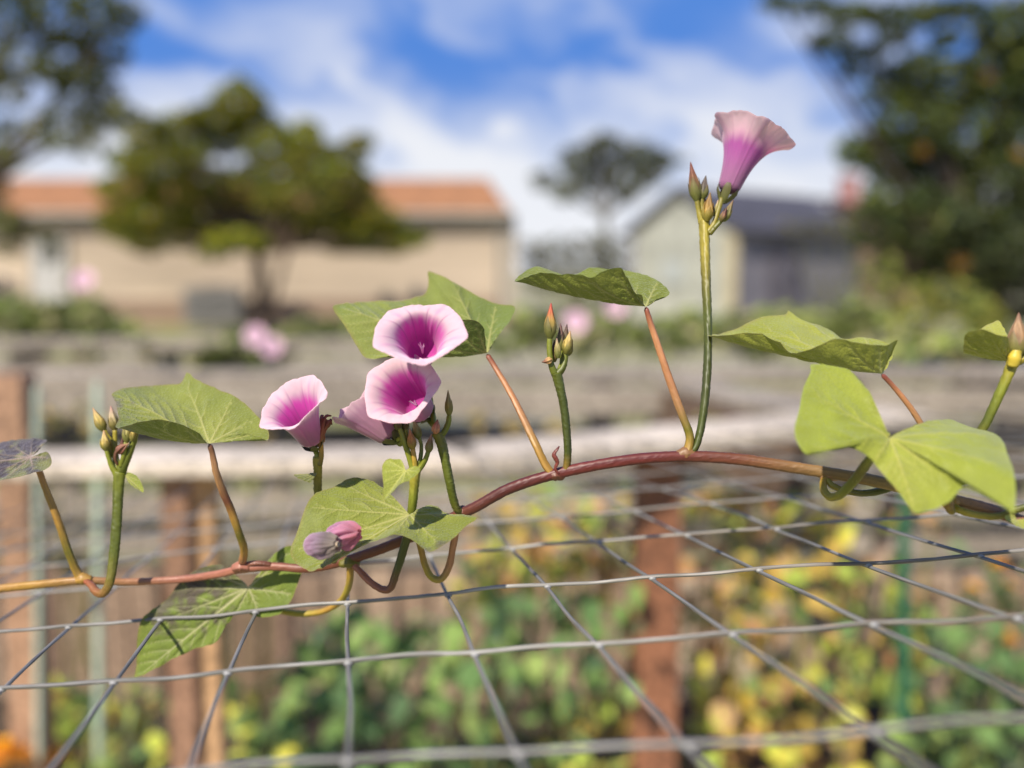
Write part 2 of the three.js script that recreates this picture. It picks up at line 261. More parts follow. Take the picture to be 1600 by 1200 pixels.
// a tree: trunk from the ground, limbs into the clumps, a crown of leaf clumps. clumps: [px, py, radius px, squash, tone]
function tree(name, label, o) {
  const base = V(W(o.trunk[0], 400, o.D).x, 0, -o.D), g = thing(name, label, o.cat || 'tree', base, o.group), R = rng(o.seed);
  const k = o.D / F, spots = [], ends = [];
  for (const [x, y, r, sq = 0.7, tone = 1] of o.clumps) {
    const c = W(x, y, o.D + (R() - 0.5) * (o.deep || 0.5) * o.width * k);
    const rr = r * k; spots.push([c, V(rr, rr * sq, rr), Math.round((o.dens || 1) * rr * rr * sq / (o.leaf * o.leaf) * 40), tone]); ends.push(c);
  }
  const fork = W(o.trunk[0] + (o.trunk[2] || 0), o.trunk[1], o.D), tw = o.trunk[3] * k / 2, geos = [];
  geos.push(tube([base.clone().setY(-0.05), base.clone().lerp(fork, 0.5).add(V(tw * 0.3, 0, 0)), fork], [tw * 1.25, tw, tw * 0.8], barkStops(o.bark || '#6b5d50'), { rough: 0.12, seed: o.seed }));
  ends.forEach((c, i) => { if (i % (o.skip || 1) === 0) geos.push(tube([fork.clone().add(V(0, -tw, 0)), fork.clone().lerp(c, 0.45).add(V(0, (c.y - fork.y) * -0.12, 0)), c], [tw * 0.55 * (o.limb || 1), tw * 0.35 * (o.limb || 1), tw * 0.12 * (o.limb || 1)], barkStops(o.bark || '#6b5d50'), { radial: 7, rough: 0.1, seed: i })); });
  if (o.twin) for (const t of o.twin) geos.push(tube([V(W(t[0], 400, o.D).x, 0, -o.D), W(t[1], t[2], o.D), fork.clone().add(V(t[3] * k, 0.4, 0))], [tw * 0.5, tw * 0.42, tw * 0.35], barkStops(o.bark || '#6b5d50'), { radial: 7, rough: 0.1, seed: 5 }));
  part('trunk', geos, M.bark, g);
  part('crown', leafPile(spots, o.leaf, o.pal, o.seed, o.aspect), M.foliage, g, null, 'stuff');
  return g;
}
const pMaple0 = [C('#837a12'), C('#747616'), C('#646e1a'), C('#8c760e'), C('#52641c'), C('#746a0e'), C('#485818')];
const pMaple = pMaple0.map(c => [c[0] * 1.42, c[1] * 1.5, c[2] * .42]);
tree('spreading_tree', 'spreading olive gold tree with layered crown in front of the tan house', {
  trunk: [405, 385, -5, 22], D: 20, width: 480, leaf: 0.15, seed: 11, bark: '#5b4c42', pal: pMaple, dens: 1.7, limb: .6, twin: [[412, 440, 420, 60]], clumps: [
    [375, 165, 45, .8, 1], [340, 190, 50, .6, .9], [405, 200, 42, .6, 1.05], [290, 205, 55, .55, .9], [235, 215, 45, .5, .9], [345, 225, 44, .45, .8], [290, 240, 34, .5, .9], [350, 272, 34, .4, .7], [395, 262, 22, .5, .7], [312, 262, 16, .6, .8], [430, 230, 50, .6, 1], [470, 220, 38, .7, 1.1], [485, 250, 45, .7, .9], [540, 245, 38, .6, .8], [210, 250, 45, .5, 1],
    [250, 262, 58, .45, .75], [450, 272, 50, .5, .75], [530, 285, 55, .5, .85], [200, 295, 50, .5, 1], [285, 300, 60, .45, 1.1], [370, 300, 65, .45, .8], [470, 310, 70, .45, .7], [555, 315, 45, .5, .9], [190, 340, 40, .5, 1.15], [250, 335, 60, .4, 1.1], [320, 345, 65, .4, 1], [400, 345, 70, .4, .75], [500, 345, 60, .4, 1.0], [570, 355, 55, .4, 1], [620, 365, 42, .4, .95], [590, 340, 40, .4, .9], [640, 378, 26, .4, .8], [375, 133, 18, .8, 1.1], [482, 198, 20, .7, 1.2], [300, 180, 18, .7, 1], [562, 222, 24, .5, .8], [655, 372, 20, .5, .9], [225, 190, 22, .5, 1], [175, 365, 18, .5, 1],
    [215, 370, 42, .4, .9], [300, 375, 50, .35, 1.3], [370, 375, 50, .33, 1.3], [440, 370, 55, .35, 1.1], [545, 380, 50, .35, .8], [600, 385, 38, .35, .8], [335, 395, 28, .35, .7], [230, 385, 28, .4, .55]] });
const pDark0 = [C('#4e5a22'), C('#5a6428'), C('#475020'), C('#6a6a26'), C('#3d4a1e'), C('#5f5a22')];
const pDark = pDark0.map(c => [c[0] * 1.35, c[1] * 1.3, c[2] * .9]);
tree('overhanging_tree', 'leafy dark olive tree overhanging the upper left corner', {
  trunk: [-90, 300, 0, 60], D: 10, width: 300, leaf: 0.11, seed: 21, bark: '#4b4138', pal: pDark, dens: .9, skip: 3, limb: .5, clumps: [
    [15, 20, 55, .8], [90, 25, 55, .8], [150, 15, 45, .8], [195, 25, 32, .8], [30, 90, 38, .8], [110, 80, 50, .7], [165, 80, 40, .8], [5, 140, 38, .7, .8], [120, 130, 42, .7, .9], [160, 140, 35, .7], [75, 110, 34, .7], [110, 180, 40, .7, .9], [155, 190, 35, .7, .95], [60, 205, 30, .6], [90, 225, 26, .6], [20, 200, 25, .6, 1.1], [130, 225, 30, .6], [175, 175, 28, .7], [-20, 230, 38, .8], [5, 240, 22, .6], [200, 180, 25, .6],
    [10, 345, 28, .7, .9], [40, 362, 28, .6, .9], [10, 385, 24, .8, .8], [75, 372, 20, .8, .7], [80, 398, 13, 1.2, .7], [-60, 100, 70, .8], [-60, 300, 70, 1]] });
const pBig0 = [C('#2f3d18'), C('#3b471c'), C('#46501e'), C('#2a3416'), C('#525422'), C('#3d3e18')];
const pBig = pBig0.map(c => [c[0] * 1.9, c[1] * 2.0, c[2] * 1.2]);
tree('large_tree', 'large dark green tree filling the right side of the sky', {
  trunk: [1530, 400, 20, 60], D: 11, width: 330, leaf: 0.12, seed: 31, bark: '#3d342c', pal: pBig, dens: 1.6, skip: 3, limb: .45, clumps: [
    [1575, 40, 55, .8], [1500, 15, 35, .6, .9], [1450, 20, 40, .5, .9], [1390, 25, 35, .5, .9], [1330, 22, 40, .45, 1], [1270, 10, 40, .4, 1], [1215, 5, 28, .4, 1], [1300, 62, 34, .5, .9], [1345, 85, 38, .5, .9], [1395, 120, 40, .6, .9], [1370, 150, 26, .6, 1], [1420, 145, 36, .7, .9], [1280, 72, 18, .5], [1400, 60, 30, .5], [1480, 60, 26, .6], [1440, 95, 30, .6], [1330, 115, 16, .6],
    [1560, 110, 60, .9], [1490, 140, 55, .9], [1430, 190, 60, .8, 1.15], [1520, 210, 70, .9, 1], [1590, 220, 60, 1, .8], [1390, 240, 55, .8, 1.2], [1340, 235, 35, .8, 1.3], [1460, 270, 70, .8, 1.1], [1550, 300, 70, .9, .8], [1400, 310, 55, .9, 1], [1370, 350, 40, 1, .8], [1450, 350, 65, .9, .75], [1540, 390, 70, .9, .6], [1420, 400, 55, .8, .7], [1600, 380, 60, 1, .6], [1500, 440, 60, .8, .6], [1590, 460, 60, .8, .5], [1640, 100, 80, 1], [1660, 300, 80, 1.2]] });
tree('distant_tree', 'dark green tree with bare trunk between the tan house and the shed', {
  trunk: [946, 330, 0, 12], D: 34, width: 200, leaf: 0.3, seed: 41, bark: '#6b6860', pal: pDark.map(c => c.map(v => v * 0.75)), dens: 1.1, cat: 'tree', clumps: [
    [850, 283, 24, .6], [895, 290, 28, .7], [905, 250, 34, .7], [950, 238, 40, .7], [1000, 245, 36, .7], [1030, 250, 24, .7], [930, 275, 38, .7], [980, 280, 35, .7], [880, 305, 18, .6], [1015, 275, 24, .7], [985, 305, 18, .5], [1065, 250, 9, .6], [940, 220, 22, .6]] });
const pHedge = [C('#6f7030'), C('#7a7436'), C('#5e6428'), C('#847a3c')];
function shrub(name, label, cat, o) {
  const base = V(W(o.at[0], 430, o.D).x, 0, -o.D), g = thing(name, label, cat, base, o.group), k = o.D / F, R = rng(o.seed), spots = [], st = [];
  for (const [x, y, r, sq = 0.8, tone = 1] of o.clumps) { const c = W(x, y, o.D + (R() - .5) * r * k), rr = r * k; c.y = Math.max(c.y, rr * sq * 0.6); spots.push([c, V(rr, rr * sq, rr), Math.round((o.dens || 1) * rr * rr * sq / (o.leaf * o.leaf) * 20), tone]); st.push(tube([base.clone().add(V((R() - .5) * .2, 0, (R() - .5) * .1)), base.clone().lerp(c, .5).add(V(0, .05, 0)), c], [o.leaf * .14, o.leaf * .1, o.leaf * .05], [C('#5a5a2a'), C('#6a6a30')], { radial: 6, segs: 10 })); }
  st.forEach(q => part('stem', q, M.bark, g)); part('foliage', leafPile(spots, o.leaf, o.pal, o.seed, o.aspect || .65), M.foliage, g, null, 'stuff');
  return g;
}
shrub('hedge', 'low olive hedge far off between the tan house and the shed', 'hedge', { at: [900, 0], D: 32, leaf: 0.28, seed: 51, pal: pHedge.map(c => c.map(v => v * .7)), clumps: [[830, 395, 28], [865, 390, 32, .7], [905, 385, 30, .7], [940, 388, 30], [970, 400, 28, .9, .8], [850, 430, 35], [900, 430, 40], [950, 430, 35], [985, 440, 25]] });
const pLime = [C('#8c9030'), C('#9a9838'), C('#7c8a2c'), C('#a89c3c'), C('#6e8030')];
shrub('bright_bush', 'bright yellow green bush at the foot of the large dark tree', 'bush', { at: [1430, 0], D: 9, leaf: 0.1, seed: 61, pal: pLime, clumps: [[1380, 430, 34, .9, .8], [1355, 470, 40, .8], [1420, 465, 50, .7, 1.1], [1480, 470, 50, .7, 1], [1530, 490, 40, .7, .9], [1400, 510, 55, .6, 1.1], [1480, 515, 55, .6, 1.1], [1340, 510, 35, .7, .9], [1560, 520, 40, .6, .9]] });
shrub('climbing_ivy', 'green climber growing along the eave of the grey shed', 'ivy', { at: [1290, 0], D: 24.2, leaf: 0.2, seed: 63, pal: pHedge.map(c => c.map(v => v * .75)), clumps: [[1235, 354, 14, .5], [1262, 354, 18, .5], [1292, 352, 20, .55], [1322, 352, 20, .7], [1340, 380, 16, 1.2], [1338, 420, 16, 1.4]] });
shrub('purple_shrub', 'dark purplish shrub at the left edge in front of the tan house', 'shrub', { at: [5, 0], D: 22, leaf: 0.16, seed: 65, pal: [C('#33303c'), C('#3c3644'), C('#2c2c30')], clumps: [[5, 452, 24, .8], [-20, 460, 28, .8], [22, 462, 16, .8], [5, 490, 28, .8]] });
{ // orange blossoms in the large tree
  const R = rng(71), g = scene.getObjectByName('large_tree');
  for (const [x, y, r] of [[1440, 236, 14], [1500, 412, 16], [1592, 240, 12], [1545, 118, 11]]) part('orange_blossom', leafPile([[W(x, y, 10.1), V(r * 7 / F, r * 7 / F, .06), 22]], 0.05, [C('#b8842e'), C('#c0903a'), C('#a87026')], Math.floor(R() * 1e6), .8), M.foliage, g);
}

// ---------------------------------------------------------------- garden timber
const YB = 1.0;                                                        // top of the cap boards
const fl0 = onY(-260, 729.5, YB), fl1 = onY(742, 716.5, YB), fr1 = onY(1456, 646, YB);
function cap(a, b, w, h, mat, parent, name = 'cap_board', jitter = 0) {  // near-top edge a-b, lying flat
  const ax = b.clone().sub(a).normalize(), n = V(-ax.z, 0, ax.x).multiplyScalar(ax.x > 0 ? -1 : 1); if (n.z > 0) n.negate();
  const o = n.clone().multiplyScalar(w / 2).add(V(0, -h / 2, 0));
  return part(name, beam(a.clone().add(o), b.clone().add(o), w, h), mat, parent);
}
function post(px, D, wpx, ytop, mat, parent, turn = 0, name = 'post', y0 = 0) {
  const x = W(px, 500, D).x, w = px2m(wpx, D);
  const g = beam(V(x, y0, -D), V(x, ytop, -D), w, w, V(Math.sin(turn), 0, Math.cos(turn)));
  return part(name, g, mat, parent);
}
{
  const o = thing('garden_fence', 'pale weathered cap board on brown posts crossing the picture behind the vine', 'fence', V(0, 0, -1.6));
  cap(fl0, fl1.clone(), 0.14, 0.026, M.paleWood, o);
  const j = fl1.clone().lerp(fr1, 0.004); cap(j, fr1, 0.15, 0.03, M.paleWood, o);
  post(268, 1.58, 44, YB - 0.034, M.brownWood, o); post(308, 1.60, 42, YB - 0.034, M.tanWood, o);
  post(1031, 1.86, 66, YB - 0.034, M.redWood, o, 0.1);
  post(15, 1.95, 52, 1.10, M.orangeWood, o, 0, 'post');
}
const far0 = onY(-150, 586, YB), far1 = onY(1750, 578, YB);
{
  const o = thing('garden_fence', 'grey board fence of the far side of the wire covered bed', 'fence', V(0, 0, -3.1));
  cap(far0, far1, 0.14, 0.035, M.greyWood, o);
  for (const [y0, h, mat, zz] of [[0.918, 0.085, M.greyWood, 2.90], [0.79, 0.06, M.darkGreyWood, 3.02], [0.69, 0.06, M.darkGreyWood, 2.99], [0.575, 0.08, M.greyWood, 2.97], [0.46, 0.10, M.greyWood, 3.02]]) part('rail', beam(V(-2.3, y0, -zz), V(2.6, y0, -zz + .05), 0.03, h), mat, o);
  for (const px of [90, 430, 940, 1330, 1590]) post(px, 3.16, 42, YB - 0.04, px > 1500 ? M.darkGreyWood : M.greyWood, o);
}
{
  const o = thing('picket_fence', 'brown picket fence low down behind the garden bed', 'fence', V(0, 0, -2.8)), R = rng(5);
  for (let i = 0; i < 44; i++) { const x = -2.2 + i * 0.1 + (R() - .5) * .012, h = 0.415 + (R() - .5) * .03; part('picket', beam(V(x, 0.02, -2.8), V(x + (R() - .5) * .02, h, -2.8 + (R() - .5) * .02), 0.082, 0.018, V(0, 0, 1), .003), M.picket[Math.floor(R() * 4)], o); }
  for (const y of [0.12, 0.33]) part('rail', beam(V(-2.3, y, -2.835), V(2.3, y, -2.835), 0.04, 0.07), M.darkWood, o);
}
{
  const o = thing('cross_board', 'slanting grey board joining the front and far cap boards of the bed', 'board', onY(1180, 600, YB));
  const a = onY(1030, 583, YB - 0.002), b = onY(1296, 640, YB - 0.002); a.y = b.y = YB - 0.02; cap(b, a, 0.13, 0.03, M.greyWood, o);
  part('side_board', beam(b.clone().add(V(-0.05, -0.12, 0)), a.clone().add(V(-0.02, -0.12, 0)), 0.025, 0.18), M.darkWood, o);
}
{
  const o = thing('garden_fence', 'third grey timber rail of a bed farther back on the left', 'fence', V(-1.5, 0, -4.6));
  const a = onY(-200, 530, 0.99), b = onY(640, 533, 0.99); cap(a, b, 0.16, 0.05, M.greyWood, o);
  part('rail', beam(a.clone().add(V(0, -.18, -.06)), b.clone().add(V(0, -.18, -.06)), .03, .14), M.greyWood, o);
  for (const px of [40, 330, 600]) post(px, 4.7, 40, .93, M.darkGreyWood, o);
}
{
  const o = thing('pale_stake', 'leaning pale wooden stake among the yellowing bean leaves', 'stake', V(0.9, 0, -2.3));
  part('shaft', beam(W(1330, 1120, 2.2), W(1396, 745, 2.3), 0.034, 0.034, V(0, 0, 1)), wood('#b39a86'), o);
}
for (const [x, D, w, y0, y1, hex, lab] of [[58, 1.9, 11, 1190, 600, '#aebbaa', 'thin pale green coated stake nearest the left edge'], [152, 1.95, 13, 1190, 594, '#afc0ae', 'pale green coated stake beside the bud stalk on the left'], [1412, 1.75, 17, 1140, 770, '#1d5a3e', 'dark green garden stake under the large right leaf']]) {
  const o = thing('garden_stake', lab, 'stake', W(x, y0, D));
  const a = W(x + 3, y0, D), b = W(x, y1, D), ms = new THREE.MeshStandardMaterial({ color: hex, roughness: 0.45 });
  const r = px2m(w, D) / 2;
  part('shaft', tube([a, a.clone().lerp(b, .5), b], [r, r, r * .9], [[1, 1, 1], [1, 1, 1]], { segs: 40, rough: .06, radial: 10 }), ms, o);
  for (let k = 1; k < 9; k++) part('knob', new THREE.SphereGeometry(r * 1.25, 10, 8).translate(...a.clone().lerp(b, k / 9).toArray()), ms, o);
}

// ---------------------------------------------------------------- garden plants (behind the wire)
const leafVar = [];
for (let s = 0; s < 4; s++) {   // a broad pointed bean leaf, 1 m long, shared
  const R = rng(90 + s), pos = [], idx = [], uv = []; const NA = 6, NB = 8;
  for (let i = 0; i <= NB; i++) for (let j = 0; j <= NA; j++) { const t = i / NB, w = 0.42 * Math.pow(Math.sin(Math.PI * Math.pow(t, 0.62)), 0.85) * (1 + .08 * (R() - .5)), u = j / NA * 2 - 1; pos.push(u * w, t - .5, -0.35 * (t - .4) * (t - .4) - 0.22 * Math.abs(u) * w + .03 * (R() - .5)); uv.push(u * w * .05, t * .05); }
  for (let i = 0; i < NB; i++) for (let j = 0; j < NA; j++) { const a = i * (NA + 1) + j, b = a + NA + 1; idx.push(a, a + 1, b, a + 1, b + 1, b); }
  leafVar.push(geom(pos, idx, null, uv));
}
const tintMat = {};
const leafMat = hex => tintMat[hex] ||= new THREE.MeshPhysicalMaterial({ color: hex, side: THREE.DoubleSide, roughness: .95, transmission: .3, thickness: 0, bumpMap: leafBump, bumpScale: .0003 });
// a plant whose leaves are separate parts. leaves: count inside boxes given in photo pixels and distance
function leafyPlant(name, label, cat, o) {
  const base = V(W(o.at, 500, o.D).x, 0, -o.D), g = thing(name, label, cat, base, o.group), R = rng(o.seed), st = [];
  const tips = [];
  for (const [x0, y0, x1, y1, n0, size0, cols, dz = .25] of o.zones) for (let k = 0, n = Math.round(n0 * 1.75), size = size0 * .66; k < n; k++) {
    const p = W(mix(x0, x1, R()), mix(y0, y1, R()), o.D + (R() - .5) * dz), m = shadows(new THREE.Mesh(leafVar[k % 4], leafMat(cols[Math.floor(R() * cols.length)])));
    m.name = 'leaf'; m.position.copy(p).sub(base); m.scale.setScalar(size * (.65 + .7 * R()));
    m.rotation.set(-1.1 + (R() - .5) * 1.5, (R() - .5) * 2.6, Math.PI + (R() - .5) * 1.6); g.add(m); if (k % 7 === 0) tips.push(p);
  }
  tips.sort((a, b) => a.x - b.x);
  const step = Math.max(1, Math.ceil(tips.length / 10));
  for (let i = 0; i < tips.length; i += step) { const t = tips[i], b = V(mix(base.x, t.x, .7), .02, -o.D); st.push(tube([b, b.clone().lerp(t, .5).add(V((R() - .5) * .1, 0, (R() - .5) * .06)), t], [.006, .005, .003], [C('#6c6a34'), C('#8a8a44')], { radial: 6, segs: 14 })); }
  st.forEach(q => part('stem', q, M.stem, g));
  return g;
}
const cGreen = ['#76954b', '#6a8944', '#85a152', '#607e44', '#95aa5b'], cDeep = ['#55773e', '#608246', '#4b6a3f', '#6e8e4d'], cLime = ['#98a040', '#c0ca4d', '#d4d45b', '#a9bc4d', '#ddd44f'], cYel = ['#b89a34', '#bd9f44', '#c6a64e', '#a88e36'], cTan = ['#c4945f', '#cda272', '#b5824e', '#d0aa76', '#bd8e58'];
leafyPlant('green_bush', 'bushy green plant at the bottom left of the middle under the mesh', 'plant', { at: 640, D: 1.95, seed: 101, zones: [[470, 960, 800, 1060, 44, .08, cGreen, .4], [430, 1040, 830, 1230, 90, .08, cDeep.concat(cGreen), .5], [340, 1080, 470, 1230, 24, .075, cGreen.concat(cLime)]] });
leafyPlant('green_bush', 'green plant with yellowing edges between the bushy plant and the red post', 'plant', { at: 880, D: 1.9, seed: 102, zones: [[760, 930, 1000, 1120, 46, .075, cGreen.concat(cDeep), .4], [850, 1090, 1010, 1230, 26, .075, cGreen.concat(cLime, cYel)], [700, 860, 900, 960, 14, .06, cGreen.concat(cLime)]] });
leafyPlant('bean_vine', 'bean vine with drying tan leaves just left of the red brown post', 'plant', { at: 880, D: 2.1, seed: 103, zones: [[730, 770, 1000, 900, 52, .07, cTan.concat(cYel, ['#9fa83c'])], [740, 860, 1000, 960, 30, .07, cTan.concat(cLime)], [820, 750, 990, 880, 24, .065, cLime.concat(cGreen)]] });
leafyPlant('bean_vine', 'drying yellow and tan bean vine just right of the red brown post', 'plant', { at: 1180, D: 2.1, seed: 104, zones: [[1070, 760, 1330, 900, 64, .07, cTan.concat(cYel, cLime), .3], [1070, 880, 1360, 1080, 76, .075, cTan.concat(cYel, cLime, cGreen), .4], [1090, 1060, 1350, 1230, 74, .08, cYel.concat(cLime, cTan), .4]] });
leafyPlant('bean_vine', 'sparse yellow green bean vine beside the dark green stake', 'plant', { at: 1400, D: 2.3, seed: 105, zones: [[1290, 770, 1480, 930, 26, .07, cLime.concat(cTan)], [1300, 920, 1480, 1100, 34, .075, cGreen.concat(cTan, cLime)]] });
leafyPlant('green_bush', 'dark green plant with orange blooms in the lower right corner', 'plant', { at: 1500, D: 2.2, seed: 106, zones: [[1400, 980, 1620, 1230, 80, .075, cDeep, .5], [1380, 1120, 1620, 1230, 24, .08, cGreen.concat(['#8a9a78'])], [1480, 850, 1620, 990, 12, .06, cDeep]] });
leafyPlant('green_bush', 'yellow green plant behind the posts in the lower left', 'plant', { at: 180, D: 2.15, seed: 107, zones: [[20, 1090, 260, 1230, 60, .07, cGreen.concat(cLime, cYel), .4], [60, 1060, 240, 1130, 14, .06, cLime.concat(cGreen)], [330, 1060, 460, 1120, 8, .06, cGreen.concat(cYel)]] });
function bloom(geo, c, r, R) { for (let ring = 0; ring < 3; ring++) for (let k = 0; k < 9; k++) { const a = k / 9 * 6.283 + ring * .3, e = .25 + ring * .45; const d = V(Math.cos(a) * Math.cos(e), Math.sin(e) * .9 + .1, Math.sin(a) * Math.cos(e)), s = V(-Math.sin(a), 0, Math.cos(a)), p0 = c.clone(), p1 = c.clone().addScaledVector(d, r), w = r * .38; const q = [p0, p1.clone().addScaledVector(s, w), p1.clone().addScaledVector(d, r * .12), p1.clone().addScaledVector(s, -w)]; geo.push(geom([...q[0].toArray(), ...q[1].toArray(), ...q[2].toArray(), ...q[0].toArray(), ...q[2].toArray(), ...q[3].toArray()])); } }
function flowers(name, label, cat, base, spots, hex) {
  const g = thing(name, label, cat, base), R = rng(7), mat = leafMat(hex), st = [];
  for (const [p, r] of spots) { const geo = []; bloom(geo, p, r, R); part('flower_head', geo, mat, g); st.push(tube([base.clone().lerp(p.clone().setY(0.02), .8).setY(.02), p.clone().lerp(base, .2).setY(p.y * .55), p], [.004, .004, .003], [C('#5c6c30'), C('#5c6c30')], { radial: 6, segs: 10 })); }
  st.forEach(q => part('stem', q, M.stem, g)); part('foliage', leafPile(spots.map(([p, r]) => [p.clone().add(V(0, -r * 2.2, 0)), V(r * 1.6, r * 1.4, r * 1.6), 26]), .03, [C('#5a6e34'), C('#4a6030')], 8), M.foliage, g, null, 'stuff');
}
flowers('marigold_plant', 'orange yellow marigolds in the bottom left corner', 'flower', V(W(60, 600, 1.9).x, 0, -1.9), [[W(5, 1182, 1.9), .035], [W(38, 1188, 1.92), .036], [W(78, 1194, 1.95), .034], [W(-15, 1205, 1.9), .04]], '#f8c020');
flowers('marigold_plant', 'orange blooms in front of the dark post at the right edge', 'flower', V(W(1560, 600, 2).x, 0, -2.0), [[W(1566, 1004, 2.0), .028], [W(1560, 886, 2.05), .018], [W(1520, 925, 2.1), .02], [W(1578, 920, 2.1), .016]], '#f2b41c');
// sweet potato plants farther back
const pSP = [C('#7c8c3c'), C('#8a9648'), C('#6c7c34'), C('#98a050'), C('#b0a878')];
[[90, 5.4, 'sweet potato plants trailing over the far beds at the left edge', [[20, 505, 40], [70, 512, 38], [130, 500, 36], [135, 535, 24, 1.4], [185, 520, 28, .6, .9], [60, 540, 30, .6]]],
 [420, 4.6, 'sweet potato plant with pink blooms left of the big front flowers', [[360, 545, 30, .7], [400, 560, 28, .8], [330, 560, 24, .7], [440, 545, 24, .7], [250, 545, 26, .6, .8]]],
 [560, 7.5, 'olive plants in the row right of the tree trunk', [[480, 520, 34, .5, .8], [560, 515, 40, .45, .8], [640, 515, 40, .45, .8], [720, 520, 40, .5, .8]]],
 [920, 4.8, 'sweet potato plants behind the centre bud stalk', [[830, 515, 34, .7], [900, 530, 36, .6], [960, 520, 36, .6], [1030, 530, 38, .6], [1080, 515, 34, .7], [790, 540, 26, .6]]],
 [1250, 5.2, 'leafy plants between the flower stalk and the bright bush', [[1150, 520, 40, .6], [1220, 515, 42, .6], [1290, 520, 42, .6], [1340, 505, 36, .7], [1180, 545, 34, .5]]],
 [1500, 4.4, 'leafy plants below the bright bush at the right', [[1420, 550, 34, .4], [1500, 548, 38, .4], [1580, 548, 34, .4]]]].forEach(([x, D, lab, clumps], i) => shrub('sweet_potato_plant', lab, 'plant', { at: [x, 0], D, leaf: .085, seed: 200 + i, pal: pSP, clumps: clumps.map(q => [q[0], q[1] - 4, q[2] * 1.25, ...q.slice(3)]), dens: 2, aspect: .9 }));

const pDry = [C('#b49a5c'), C('#a08a4c'), C('#8c7c44'), C('#c4ac70'), C('#8a8a44')];
[[100, 2.5, 'dry yellowish plant inside the bed at the left behind the bud stalk', [[80, 655, 22, .7], [120, 648, 20, .7], [150, 668, 20, .6], [55, 672, 18, .6]]],
 [360, 2.6, 'low dry plant inside the bed behind the first flower', [[330, 672, 22, .5], [400, 676, 24, .5], [460, 668, 18, .6]]],
 [760, 2.6, 'low green and brown plant inside the bed behind the leaning leaf stalk', [[740, 660, 24, .5], [800, 666, 26, .5], [870, 662, 22, .6]]],
 [1170, 2.5, 'low green plant under the slanting cross board', [[1110, 655, 24, .5], [1180, 664, 26, .5], [1250, 662, 20, .5]]]].forEach(([x, D, lab, clumps], i) => shrub('bed_plant', lab, 'plant', { at: [x, 0], D, leaf: .04, seed: 240 + i, pal: i > 2 ? pSP : pDry, clumps, dens: .8, aspect: .7 }));

// ---------------------------------------------------------------- wire mesh
const RAD = V(1, 0.108, 0.128).normalize(), DEP = V((547 - 800) / F, 15 / F, -1).normalize();
const toWorld = d => d.clone().applyQuaternion(camera.quaternion);
const mR = toWorld(RAD), mD = toWorld(DEP), N00 = P(547, 943, 0.484), SX = 0.0508, SZ = 0.1;
function node(i, j) {
  const p = N00.clone().addScaledVector(mR, i * SX).addScaledVector(mD, j * SZ);
  p.y += 0.0036 * (noise(i * .55 + 40, j * .55 + 9) - .5) * Math.min(2, .8 + Math.max(0, j) * .2);
  p.x += 0.0034 * (noise(i * .9 + 3, j * .7 + 30) - .5); return p;
}
const zinc = [[0.203, 0.195, 0.183], [0.234, 0.226, 0.215], [0.172, 0.168, 0.164], [0.281, 0.273, 0.257], [0.187, 0.168, 0.148], [0.242, 0.234, 0.226], [0.156, 0.152, 0.148]];
function wire(pts, r, parent, seed, radial = 8, segs) { return part('wire', tube(pts, [r, r], zinc, { segs: segs || pts.length * 5, radial, rough: .16, seed, cap: true, tex: 1.6 }), M.wire, parent); }
{
  const o = thing('wire_mesh', 'galvanized welded wire mesh sloping from the front under the flowering vine', 'wire mesh', N00.clone()), R = rng(3);
  for (const j of [-3, -2, -1, 0, 1, 2, 3, 4]) { const pts = []; for (let i = -22; i <= 24; i++) { if (j < 3 && (i < -9 || i > 11)) continue; pts.push(node(i, j)); if (j < 6) { const q = node(i + .5, j); q.y += (R() - .5) * .0022; q.x += (R() - .5) * .0012; pts.push(q); } } wire(pts, .00092, o, j + 10, j < 3 ? 10 : 6); }
  for (let i = -20; i <= 22; i++) { const pts = [], j0 = Math.abs(i) > 10 ? 1 : -3; for (let j = j0; j <= 7; j++) { const q = node(i, j); q.y -= .0016; pts.push(q); if (j < 4) { const h = node(i, j + .5); h.y -= .0016 + (R() - .5) * .0018; h.x += (R() - .5) * .0020; pts.push(h); } } wire(pts, .00088, o, i + 60, Math.abs(i) < 8 ? 10 : 6); }
  const w = [];
  for (let j = -2; j <= 3; j++) for (let i = -7; i <= 9; i++) w.push(new THREE.SphereGeometry(.00165, 8, 6).scale(1.25, .8, 1).translate(...node(i, j).add(V(0, -.0009, 0)).toArray()));
  const wg = mergeGeometries(w.map(clean)); wg.setAttribute('color', new THREE.Float32BufferAttribute(new Float32Array(wg.attributes.position.count * 3).fill(.3), 3));
  part('weld', wg, M.wire, o, null, 'stuff');
}
// ---------------------------------------------------------------- the sweet potato vine
const vine = thing('sweet_potato_vine', 'flowering sweet potato vine arching over the wire mesh in sharp focus', 'vine', P(1066, 712, 0.446));
const SC = { red: C('#602520'), redD: C('#4f1f1b'), redBrown: C('#663826'), tan: C('#987048'), gold: C('#a07a34'), orange: C('#a8744c'), green: C('#525a16'), greenD: C('#3f4712'), greenL: C('#747a20'), olive: C('#66601c'), yel: C('#96882c'), pinkish: C('#9c6450'), brown: C('#5e3a26') };

